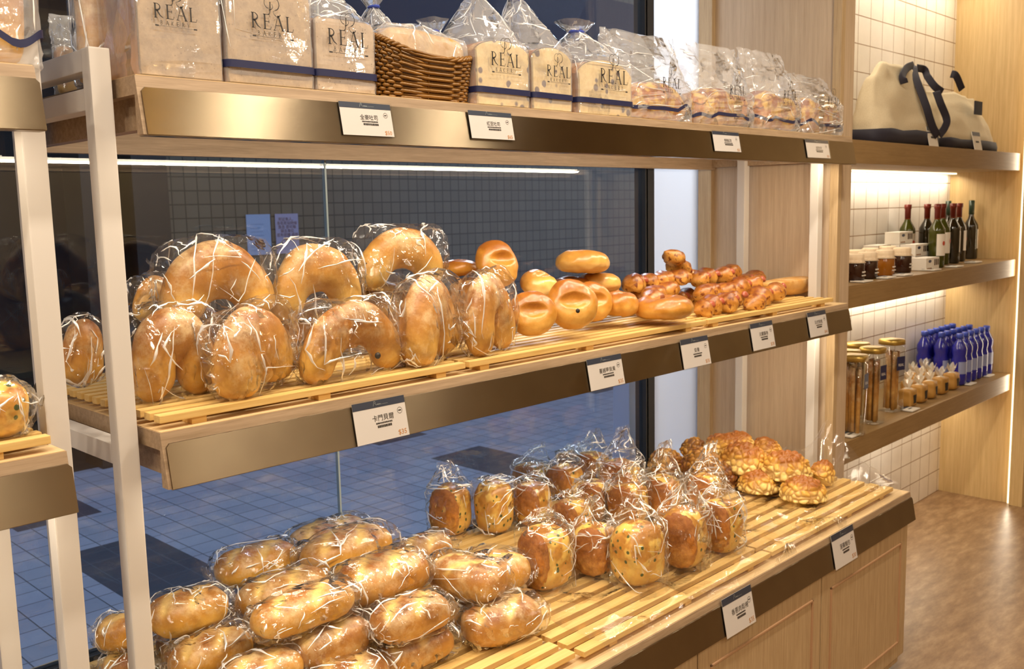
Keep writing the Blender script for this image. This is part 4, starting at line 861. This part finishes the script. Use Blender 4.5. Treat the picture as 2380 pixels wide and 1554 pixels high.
# wicker basket with sliced bread in paper
bx0, bx1 = tx(884, 225), tx(1110, 228); bw = bx1-bx0; bk = thing('wicker_basket', 'dark woven wicker basket with an upswept rim on the top shelf', 'basket', ((bx0+bx1)/2, .035+.075, TZ))
mb = MB(); hb = .088
def rimz(x): return hb+.022*(abs(x)/(bw/2))**2+.010*(-x/(bw/2))
for row in range(15):
    k = row/14; pts = []
    for i in range(97):
        th = 2*pi*i/96; ct, st = cos(th), sin(th); sx = (abs(ct)**.35)*(1 if ct >= 0 else -1); sy = (abs(st)**.35)*(1 if st >= 0 else -1)
        g = .90+.10*k; x = sx*bw/2*g; y = sy*.072*g; wv = .0028*(1 if (i//3+row) % 2 else -1)
        pts.append((x*(1+wv/.11), y*(1+wv/.06), .004+k*(rimz(x)-.006)))
    V, F = tube(pts, [.0036]*97, 6); mb.add(V, F)
for i in range(32):
    th = 2*pi*i/32; ct, st = cos(th), sin(th); sx = (abs(ct)**.35)*(1 if ct >= 0 else -1); sy = (abs(st)**.35)*(1 if st >= 0 else -1)
    V, F = tube([(sx*bw/2*.90, sy*.065, .002), (sx*bw/2, sy*.072, rimz(sx*bw/2))], [.0022]*2, 6); mb.add(V, F)
mb.box((-bw/2*.88, -.062, .001), (bw/2*.88, .062, .006)); mb.go('woven_body', M['wicker'], bk, smooth=True)
mb = MB()
for s in range(3):
    pts = []
    for i in range(121):
        th = 2*pi*i/120; ct, st = cos(th), sin(th); sx = (abs(ct)**.35)*(1 if ct >= 0 else -1); sy = (abs(st)**.35)*(1 if st >= 0 else -1)
        ph = i*.9+s*2.1; x = sx*bw/2*1.01; pts.append((x+cos(ph)*.003*sx, sy*.074+cos(ph)*.003*sy, rimz(x)+.001+sin(ph)*.0035))
    V, F = tube(pts, [.0035]*121, 6); mb.add(V, F)
mb.go('braided_rim', M['wicker'], bk, smooth=True)
pb = thing('paper_bag', 'translucent paper bag of sliced bread lying in the wicker basket', 'paper bag', ((bx0+bx1)/2+.015, .11, TZ+.0075), (0, math.radians(4), 0))
V, F = blob(bw*.42, .052, .068, 6, 4); link('bread_slices', rough(from_vf('slices', [v+Vector((0, 0, .072)) for v in V], F), .004, 20, 5), M['kraft'], pb, smooth=True)
pillow(pb, bw*.84, .056, .072, 333, .072, .012, 'film2', 'paper_sleeve', n=5)
# second shelf at left edge: one bagged loaf on top, one bun below
lw_ = thing('bagged_loaf', 'bagged loaf with a navy stripe at the top left corner of the frame', 'wrapped bread', (at(20, 110, 'y', .06).x-.03, .10, TZ))
V, F = blob(.058, .055, .085, 5, 4); link('bread', rough(from_vf('bread', [v+Vector((0, 0, .086)) for v in V], F), .004, 18, 8), M['loaf'], lw_, smooth=True)
upbag(lw_, .078, .062, .17, .1, 44, (0, 0), n=4); stripe(lw_, .083, .070, .042, .012, 4, 0, .03, 4)
c = at(-8, 905, 'y', .08); bl = thing('wrapped_bun', 'golden bagged bun cut by the left frame edge, middle height', 'wrapped bread', (c.x-.005, .09, TRM))
V, F = blob(.048, .05, .042, 2.6, 5); link('bun', rough(from_vf('bun', [v+Vector((0, 0, .042)) for v in V], F), .006, 16, 9, False, .002, 60), M['scal'], bl, smooth=True)
pillow(bl, .10, .054, .045, 77, .045, .02)
ref = at(60, 900, 'y', .10); tg = tag(MB().box((-.002, -.012, 0), (.002, .012, .085), .001).go('steel_tongs', M['steel'], None, loc=(ref.x-.005, .14, TRM), rot=(0, .55, 0)), 'thin steel upright piece beside the golden bun at left', 'divider')

# ---------------------------------------------------------------- niche goods
Z1, Z2, Z3 = 1.8425, 1.3035, .7025
def npt(px, py, z): p = at(px, py, 'z', z); return p
def nx(px, y, z=1.4): return at(px, 500 if z > 1.2 else 900, 'y', y).x
# tote bags
def tote(x0, x1, y0, y1, h, lab, seed, topf=.62, lean=0., strap=True, dark=False, full=0.):
    a = (x1-x0)/2; b = (y1-y0)/2; t = thing('tote_bag', lab, 'bag', ((x0+x1)/2, (y0+y1)/2, Z1)); K = [(0, 1, 1), (.04, 1.02, 1.02), (.25, 1.0, .95), (.5, .92, .75), (.8, .78, .42), (1, topf, .16)]; K = [(k, p+(1.0-p)*full, q) for k, p, q in K]
    def sec(k, p, q): return ((lean*k, .02*k, .001+h*k), (1, 0, 0), (0, 1, 0), a*p, b*q, 4)
    P = []
    for u, v in zip(K, K[1:]):
        for s in range(5): f = s/5; P.append(sec(*[u[i]*(1-f)+v[i]*f for i in range(3)]))
    P.append(sec(*K[-1])); V, F = loft(P, 48); me = rough(from_vf('tote', V, F), .016, 9, seed, False, .004, 26)
    for v in me.vertices: v.co.z = max(.0005, v.co.z)
    link('canvas_body', me, M['navyc' if dark else 'canvas'], t, smooth=True)
    if not dark:
        V, F = loft([sec(k, p*1.045, q*1.07) for k, p, q in ((0, 1, 1), (.08, 1.02, 1.02), (.17, 1.01, 1.0))], 48); me = rough(from_vf('base', V, F), .012, 9, seed, False, .002, 26)
        for v in me.vertices: v.co.z = max(.0005, v.co.z)
        link('navy_base', me, M['navyc'], t, smooth=True)
    for PL in (strap or ()):
        pts = bez([at(px, py, 'y', yy)-Vector(t.location) for px, py, yy in PL], 6); S_ = []
        for i, p in enumerate(pts):
            d = (pts[min(i+1, len(pts)-1)]-pts[max(i-1, 0)]).normalized(); u = d.cross(Vector((.71, .70, 0))).normalized(); S_.append((p, u, d.cross(u), .017, .0022, 3))
        V, F = loft(S_, 12); link('webbing_strap', from_vf('strap', V, F), M['navyc'], t, smooth=True)
    return t
tote(3.04, 3.68, .12, .28, .335, 'large cream canvas tote with navy base and dangling strap, on the upper niche shelf', 1, .46, .02, strap=([(2102, 194, .16), (2098, 176, .17), (2108, 158, .20), (2124, 151, .22)], [(2122, 152, .22), (2132, 190, .17), (2152, 245, .12), (2166, 290, .105), (2180, 316, .10)]))
tote(3.72, 4.44, .12, .32, .265, 'slumped cream canvas tote with a navy strap, right one on the upper shelf', 2, .72, -.03, full=.55, strap=([(2132, 158, .22), (2148, 162, .22), (2156, 178, .20), (2172, 200, .17), (2190, 214, .15)], [(2183, 314, .10), (2196, 296, .10), (2200, 276, .105), (2186, 240, .12), (2176, 212, .14)], [(2210, 172, .20), (2222, 176, .18), (2236, 208, .17)]))
pa, pb_ = at(2265, 234, 'y', .135), at(2280, 268, 'y', .135); MB().box((pa.x, .13, pb_.z), (pb_.x, .136, pa.z)).go('sewn_patch', M['navyc'], None)
o = bpy.data.objects['sewn_patch']; tt = bpy.data.objects['tote_bag.001']; o.parent = tt; o.location = -Vector(tt.location)
tote(2.60+.08, 2.86, .16, .34, .12, 'folded navy bag peeking out beside the partition on the upper shelf', 3, .5, 0, strap=None, dark=True)
def ncard(px, py, z, lab, stand=False, w=.085, h=.055, pz=None):
    p = at(px, py, 'z', z) if not stand else at(px, py, 'y', YN+.012)
    t = thing('shelf_card', lab, 'price card', (p.x, max(YN+.035, p.y) if not stand else YN+.012, z), (0 if not stand else math.radians(-12), 0, 0), 'small price cards on the niche shelves')
    if stand: MB().box((-w/2, 0, 0), (w/2, .003, h), .0008).go('card_paper', M['label'], t); MB().box((-w/2, -.001, h*.78), (w/2, 0, h)).go('header_band', M['navycard'], t); MB().box((-w*.2, -.001, h*.4), (w*.2, 0, h*.5)).go('fine_print', M['ink'], t)
    else: MB().box((-w/2, -.028, .001), (w/2, .028, .006), .001).go('acrylic_block', M['label'], t); MB().box((-w/2, .016, .0062), (w/2, .028, .0068)).go('header_band', M['navycard'], t); MB().box((-w*.2, -.004, .0062), (w*.2, .004, .0068)).go('fine_print', M['ink'], t)
ncard(2172, 330, Z1, 'small card leaning on the navy base of the large tote', True, .10, .085); ncard(2275, 345, Z1, 'small card leaning on the navy base of the slumped tote', True, .10, .085)
for px, py, lb in ((2012, 655, 'flat card in front of the left jam jars'), (2058, 646, 'flat card in front of the amber jam jar'), (2105, 640, 'flat card in front of the right dark jam jar'), (2165, 628, 'flat card in front of the boxes'), (2218, 620, 'flat card in front of the red-capped bottles'), (2262, 610, 'flat card in front of the green-capped bottles')): ncard(px, py, Z2, lb)
for px, py, lb in ((1978, 1012, 'flat card at the left end of the lower shelf'), (2115, 952, 'flat card in front of the snack bags'), (2250, 892, 'flat card in front of the nearest blue bottles'), (2292, 873, 'flat card at the right end of the lower shelf')): ncard(px, py, Z3, lb)
# wine and oil bottles
def wine(kind):
    r = .036; V, F = lathe([(.001, 0), (r*.9, 0), (r, .006), (r, .165), (r*.96, .178), (r*.75, .192), (.016, .212), (.0125, .225), (.0125, .285), (.001, .285)], 28)
    t = thing('wine_bottle', '', 'bottle', (0, 0, 0), group='bottles on the middle niche shelf')
    link('glass_body', from_vf('bottle', V, F), M['oil' if kind == 'oil' else 'bottle'], t, smooth=True)
    g = kind == 'green'; V, F = lathe([(.0135, .225 if not g else .232), (.0138, .27), (.0165 if not g else .014, .272), (.0165 if not g else .0142, .292 if not g else .305), (.001, .293 if not g else .306)], 22); link('capsule', from_vf('cap', V, F), M['grn' if g else 'wax'], t, smooth=True)
    if not g: V, F = lathe([(.0133, .222), (.0133, .262)], 22); link('neck_label', from_vf('nl', V, F), M['neck'], t, smooth=True)
    n = 14; V = []; 
    for i in range(n+1):
        a = math.radians(-160+125*i/n); V += [(cos(a)*(r+.0006), sin(a)*(r+.0006), .055), (cos(a)*(r+.0006), sin(a)*(r+.0006), .155)]
    link('paper_label', from_vf('lb', V, [(2*i, 2*i+2, 2*i+3, 2*i+1) for i in range(n)]), M['label'], t, smooth=True)
    a = math.radians(-105); V, F = blob(.009, .0012, .011, 2, 2); link('seal_print', from_vf('sp', V, F), M['red'], t, (cos(a)*(r+.0012), sin(a)*(r+.0012), .112), (0, 0, a+pi/2)); return t
def clone(root, loc, lab, rz=0., sc=None, group=None):
    r = root.copy(); COL.objects.link(r); r.location = loc; r.rotation_euler = (0, 0, rz); r['label'] = lab
    if group: r['group'] = group
    if sc: r.scale = sc
    for ch in list(root.children):
        c = ch.copy(); COL.objects.link(c); c.parent = r
        for g in ch.children: d = g.copy(); COL.objects.link(d); d.parent = c
    return r
WN = [(2107, .36, 'oil', 'green oil bottle with red cap standing apart at left behind the boxes', 0), (2152, .33, 'red', 'dark bottle with red cap, next right of the lone oil bottle', 1.1), (2176, .20, 'oil', 'oil bottle with a red seal on its label, nearest the front edge', 0),
      (2188, .26, 'oil', 'oil bottle half hidden behind the one with the red seal', .4), (2200, .38, 'green', 'tall green-capped bottle behind the red-capped ones', 0), (2212, .25, 'red', 'dark red-capped bottle right of the front oil bottle', 1.1),
      (2226, .28, 'red', 'dark red-capped bottle, last to the right of its kind', .7), (2254, .30, 'green', 'green-capped bottle, left of the last two at the right', 1.0), (2279, .29, 'green', 'green-capped bottle furthest right on the middle shelf', .9)]
protos = {}
for px, y, k, lb, rz in WN:
    loc = (at(px, 590, 'y', y).x, y, Z2)
    if k not in protos: protos[k] = wine(k); protos[k].location = loc; protos[k]['label'] = lb; protos[k].rotation_euler = (0, 0, rz)
    else: clone(protos[k], loc, lb, rz)
# jam jars
def jar(mat):
    t = thing('jam_jar', '', 'jar', (0, 0, 0), group='jam jars on the middle niche shelf'); r = .040
    V, F = lathe([(.001, 0), (r*.92, 0), (r, .006), (r, .068), (r*.82, .082), (r*.82, .088), (.001, .088)], 24); link('glass_body', from_vf('jar', V, F), M[mat], t, smooth=True)
    V, F = loft([((0, 0, z), (1, 0, 0), (0, 1, 0), q, q, 2) for z, q in ((.073, r*1.10), (.082, r*.90), (.088, r*.92), (.104, r*.93), (.108, r*.8), (.109, .001))], 48)
    V = [Vector((v[0]*(1+.05*sin(math.atan2(v[1], v[0])*12)*(1 if v[2] < .08 else .3)), v[1]*(1+.05*sin(math.atan2(v[1], v[0])*12)*(1 if v[2] < .08 else .3)), v[2])) for v in V]; link('cloth_cover', from_vf('cover', V, F), M['cloth'], t, smooth=True)
    V, F = lathe([(r*.87, .080), (r*.90, .082), (r*.87, .085)], 24); link('gold_cord', from_vf('cord', V, F), M['gold'], t, smooth=True)
    MB().box((-.014, -r-.001, .035), (.014, -r+.003, .040)).box((-.018, -r-.001, .022), (.018, -r+.003, .026)).go('white_lettering', M['label'], t); return t
JR = [(1985, .165, 'jam', 'dark jam jar at the left, half behind the partition, front row'), (2016, .185, 'jam', 'dark jam jar second in the front row'), (2056, .19, 'honey', 'amber honey-coloured jam jar in the front row'), (2096, .205, 'jam', 'wide dark jam jar at the right end of the front row'),
      (1990, .30, 'jam', 'jam jar behind, left of the second row'), (2022, .31, 'honey', 'jam jar behind, middle of the second row'), (2062, .32, 'jam', 'jam jar behind, right of the second row')]
jp = {}
for px, y, k, lb in JR:
    loc = (at(px, 615, 'y', y).x, y, Z2)
    if k not in jp: jp[k] = jar(k); jp[k].location = loc; jp[k]['label'] = lb; jp[k].rotation_euler = (0, 0, .1)
    else: clone(jp[k], loc, lb, .1)
# white boxes with printed jars
def pbox(w, d, h):
    t = thing('printed_box', '', 'box', (0, 0, 0), group='small white boxes on the middle niche shelf'); MB().box((-w/2, -d/2, 0), (w/2, d/2, h), .001).go('carton', M['label'], t)
    V, F = blob(.018, .0008, .007, 2, 2); link('oval_mark', from_vf('ov', V, F), M['navy'], t, (-w*.22, -d/2-.0004, h*.72))
    for i in range(3): MB().box((w*(.12+.13*i), -d/2-.0012, h*.35), (w*(.19+.13*i), -d/2+.001, h*.85), .001).go('printed_jar', M['jam'], t)
    for i in range(3): MB().box((-w/2+w*.08+w*.12*i, -d/2-.0012, h*.10), (-w/2+w*.16+w*.12*i, -d/2+.001, h*.2), .001).go('printed_fruit', M['honey'], t)
    return t
b0 = pbox(.15, .07, .055); BX = [(2075, 545, .385, .0), (2018, 568, .39, .112), (2050, 568, .37, .056), (2090, 566, .34, .056)]
b0.location = (at(2150, 600, 'y', .185).x, .185, Z2); b0['label'] = 'white printed box lying at the front right of the jam jars'
for i, (px, y, dz, lb) in enumerate(((2088, .345, .112, 'white printed box topmost on the stack'), (2040, .385, .056, 'white printed box at the left of the second layer'), (2088, .345, .056, 'white printed box in the second layer under the topmost'), (2088, .345, 0, 'white printed box at the bottom of the stack'), (2040, .385, 0, 'white printed box at the bottom left of the stack'), (2125, .27, .0, 'white printed box standing between the jars and bottles'), (2125, .27, .056, 'white printed box on the box between jars and bottles'))):
    clone(b0, (at(px, 580, 'y', y).x, y, Z2+dz+.0), lb)
# glass cookie jars
def gjar():
    t = thing('cookie_jar', '', 'jar', (0, 0, 0), group='tall glass cookie jars on the lower niche shelf'); h = .30
    S_ = [((0, 0, z), (1, 0, 0), (0, 1, 0), r, r, 3.6) for z, r in ((0, .040), (.004, .047), (h*.93, .047), (h*.955, .038), (h, .038))]; V, F = loft(S_, 36, cap=True); link('glass_body', from_vf('g', V, F), M['glassj'], t, smooth=True)
    V, F = loft([((0, 0, z), (1, 0, 0), (0, 1, 0), r, r, 3.2) for z, r in ((h-.006, .049), (h+.012, .049), (h+.017, .044), (h+.018, .001))], 36); link('gold_lid', from_vf('l', V, F), M['gold'], t, smooth=True)
    r_ = random.Random(3)
    for i in range(9):
        a = i*2.4; q = .026*math.sqrt((i+.5)/9); V, F = loft([((0, 0, z), (1, 0, 0), (0, 1, 0), .010, .008, 2.4) for z in (.006, .1, .2, .262)], 10)
        link('cookie_stick', rough(from_vf('c', V, F), .002, 40, i), M['cookie'], t, (cos(a)*q, sin(a)*q, r_.uniform(0, .008)), (r_.uniform(-.03, .03), r_.uniform(-.03, .03), 0), smooth=True)
    MB().box((-.026, -.0492, .185), (.026, -.0478, .245), .0006).go('navy_label', M['navy'], t); me = text_mesh('REAL', .016); link('label_lettering', me, M['label'], t, (0, -.0496, .203), (pi/2, 0, 0)); return t
M['glassj'] = glass('jar_glass', (.93, .93, .90, 1))
g0 = gjar(); GJ = [(2070, .20, 'cookie jar with gold lid nearest the snack bags, right end of the row'), (2026, .165, 'cookie jar with gold lid in the middle of the front row'), (1984, .135, 'cookie jar with gold lid half behind the partition, front'), (1990, .27, 'cookie jar behind the others, lid highest at the back'), (1968, .21, 'cookie jar almost hidden by the partition')]
for i, (px, y, lb) in enumerate(GJ):
    loc = (at(px, 900, 'y', y).x, y, Z3)
    if i == 0: g0.location = loc; g0['label'] = lb; g0.rotation_euler = (0, 0, -.25)
    else: clone(g0, loc, lb, (-.05, .15, .1, .2)[i-1])
# snack bags
def snack():
    t = thing('snack_bag', '', 'snack bag', (0, 0, 0), group='small snack bags on the lower niche shelf'); V, F = blob(.038, .030, .040, 8, 4); link('cookies', rough(from_vf('k', [v+Vector((0, 0, .041)) for v in V], F), .004, 40, 2), M['cream'], t, smooth=True)
    S_ = [((0, 0, z), (1, 0, 0), (0, 1, 0), a, b, 3) for z, a, b in ((.071, .036, .028), (.082, .018, .014), (.088, .009, .008), (.10, .02, .012), (.118, .034, .018))]; V, F = loft(S_, 30, cap=False); me = from_vf('r', V, F)
    for v in me.vertices:
        if v.co.z > .09: a = math.atan2(v.co.y, v.co.x); v.co.z += .010*sin(a*7); v.co.x *= 1+.25*sin(a*9)
    link('bag_ruffle', me, M['frost'], t, smooth=True); MB().box((-.010, -.0325, .018), (.016, -.031, .056)).go('black_label', M['black'], t); return t
_n = N('frosted_film'); _d = _n.n('ShaderNodeBsdfDiffuse', {0: (.9, .85, .72, 1)}); _g = _n.n('ShaderNodeBsdfGlossy', {'Color': (1, 1, 1, 1), 'Roughness': .15}); _t = _n.n('ShaderNodeBsdfTransparent', {})
_m1 = _n.n('ShaderNodeMixShader', {0: .3, 1: _d.outputs[0], 2: _g.outputs[0]}); _m2 = _n.n('ShaderNodeMixShader', {0: .6, 1: _t.outputs[0], 2: _m1.outputs[0]}); _n.t.links.new(_m2.outputs[0], _n.out.inputs[0]); M['frost'] = _n.m
s0 = snack(); k = 0
for j, (y, P, rowlab) in enumerate(((.175, (2110, 2136, 2160, 2184, 2210), 'front row of snack bags'), (.25, (2112, 2138, 2162), 'second row of snack bags'), (.325, (2120, 2146), 'back row of snack bags'))):
    for i, px in enumerate(P):
        loc = (at(px, 900, 'y', y).x, y, Z3); lb = 'gathered clear snack bag, '+('first', 'second', 'third', 'fourth', 'fifth')[i]+' from the left in the '+rowlab
        if k == 0: s0.location = loc; s0['label'] = lb; s0.rotation_euler = (0, 0, 0)
        else: clone(s0, loc, lb, -.1+.12*(k % 3))
        k += 1
# blue bottles
def blueb():
    t = thing('blue_bottle', '', 'bottle', (0, 0, 0), group='blue bottles at the right end of the lower niche shelf'); r = .036
    V, F = lathe([(.001, 0), (r*.85, 0), (r, .01), (r, .055), (r*.90, .075), (r*.90, .085), (r, .10), (r, .125), (r*.86, .145), (r*.98, .165), (r*.96, .185), (r*.6, .212), (.014, .225), (.013, .235), (.001, .235)], 26); link('bottle_body', from_vf('bb', V, F), M['blue'], t, smooth=True)
    V, F = lathe([(.001, .232), (.0165, .232), (.0165, .252), (.015, .256), (.001, .256)], 20); link('screw_cap', from_vf('bc', V, F), M['bluecap'], t, smooth=True)
    n = 12; V = []
    for i in range(n+1): a = math.radians(-175+100*i/n); V += [(cos(a)*(r*1.005), sin(a)*(r*1.005), .058), (cos(a)*(r*1.005), sin(a)*(r*1.005), .118)]
    link('bottle_label', from_vf('bl', V, [(2*i, 2*i+2, 2*i+3, 2*i+1) for i in range(n)]), M['blabel'], t, smooth=True); return t
M['blabel'] = flat('pale_blue_label', '#8b93b8', .4)
u0 = blueb(); k = 0; xs = at(2226, 860, 'y', .19).x
for j in range(3):
    y = .19+.085*j; xs = at((2228, 2186, 2146)[j], 860, 'y', y).x
    for i in range(9):
        x = xs+.0765*i
        if x > 4.60: continue
        lb = 'blue plastic bottle, '+('first', 'second', 'third', 'fourth', 'fifth', 'sixth', 'seventh', 'eighth', 'ninth')[i]+' from the left in the '+('front', 'middle', 'wall-side')[j]+' row'
        if k == 0: u0.location = (x, y, Z3); u0['label'] = lb; u0.rotation_euler = (0, 0, .2)
        else: clone(u0, (x, y, Z3), lb, .2+.15*(k % 4))
        k += 1
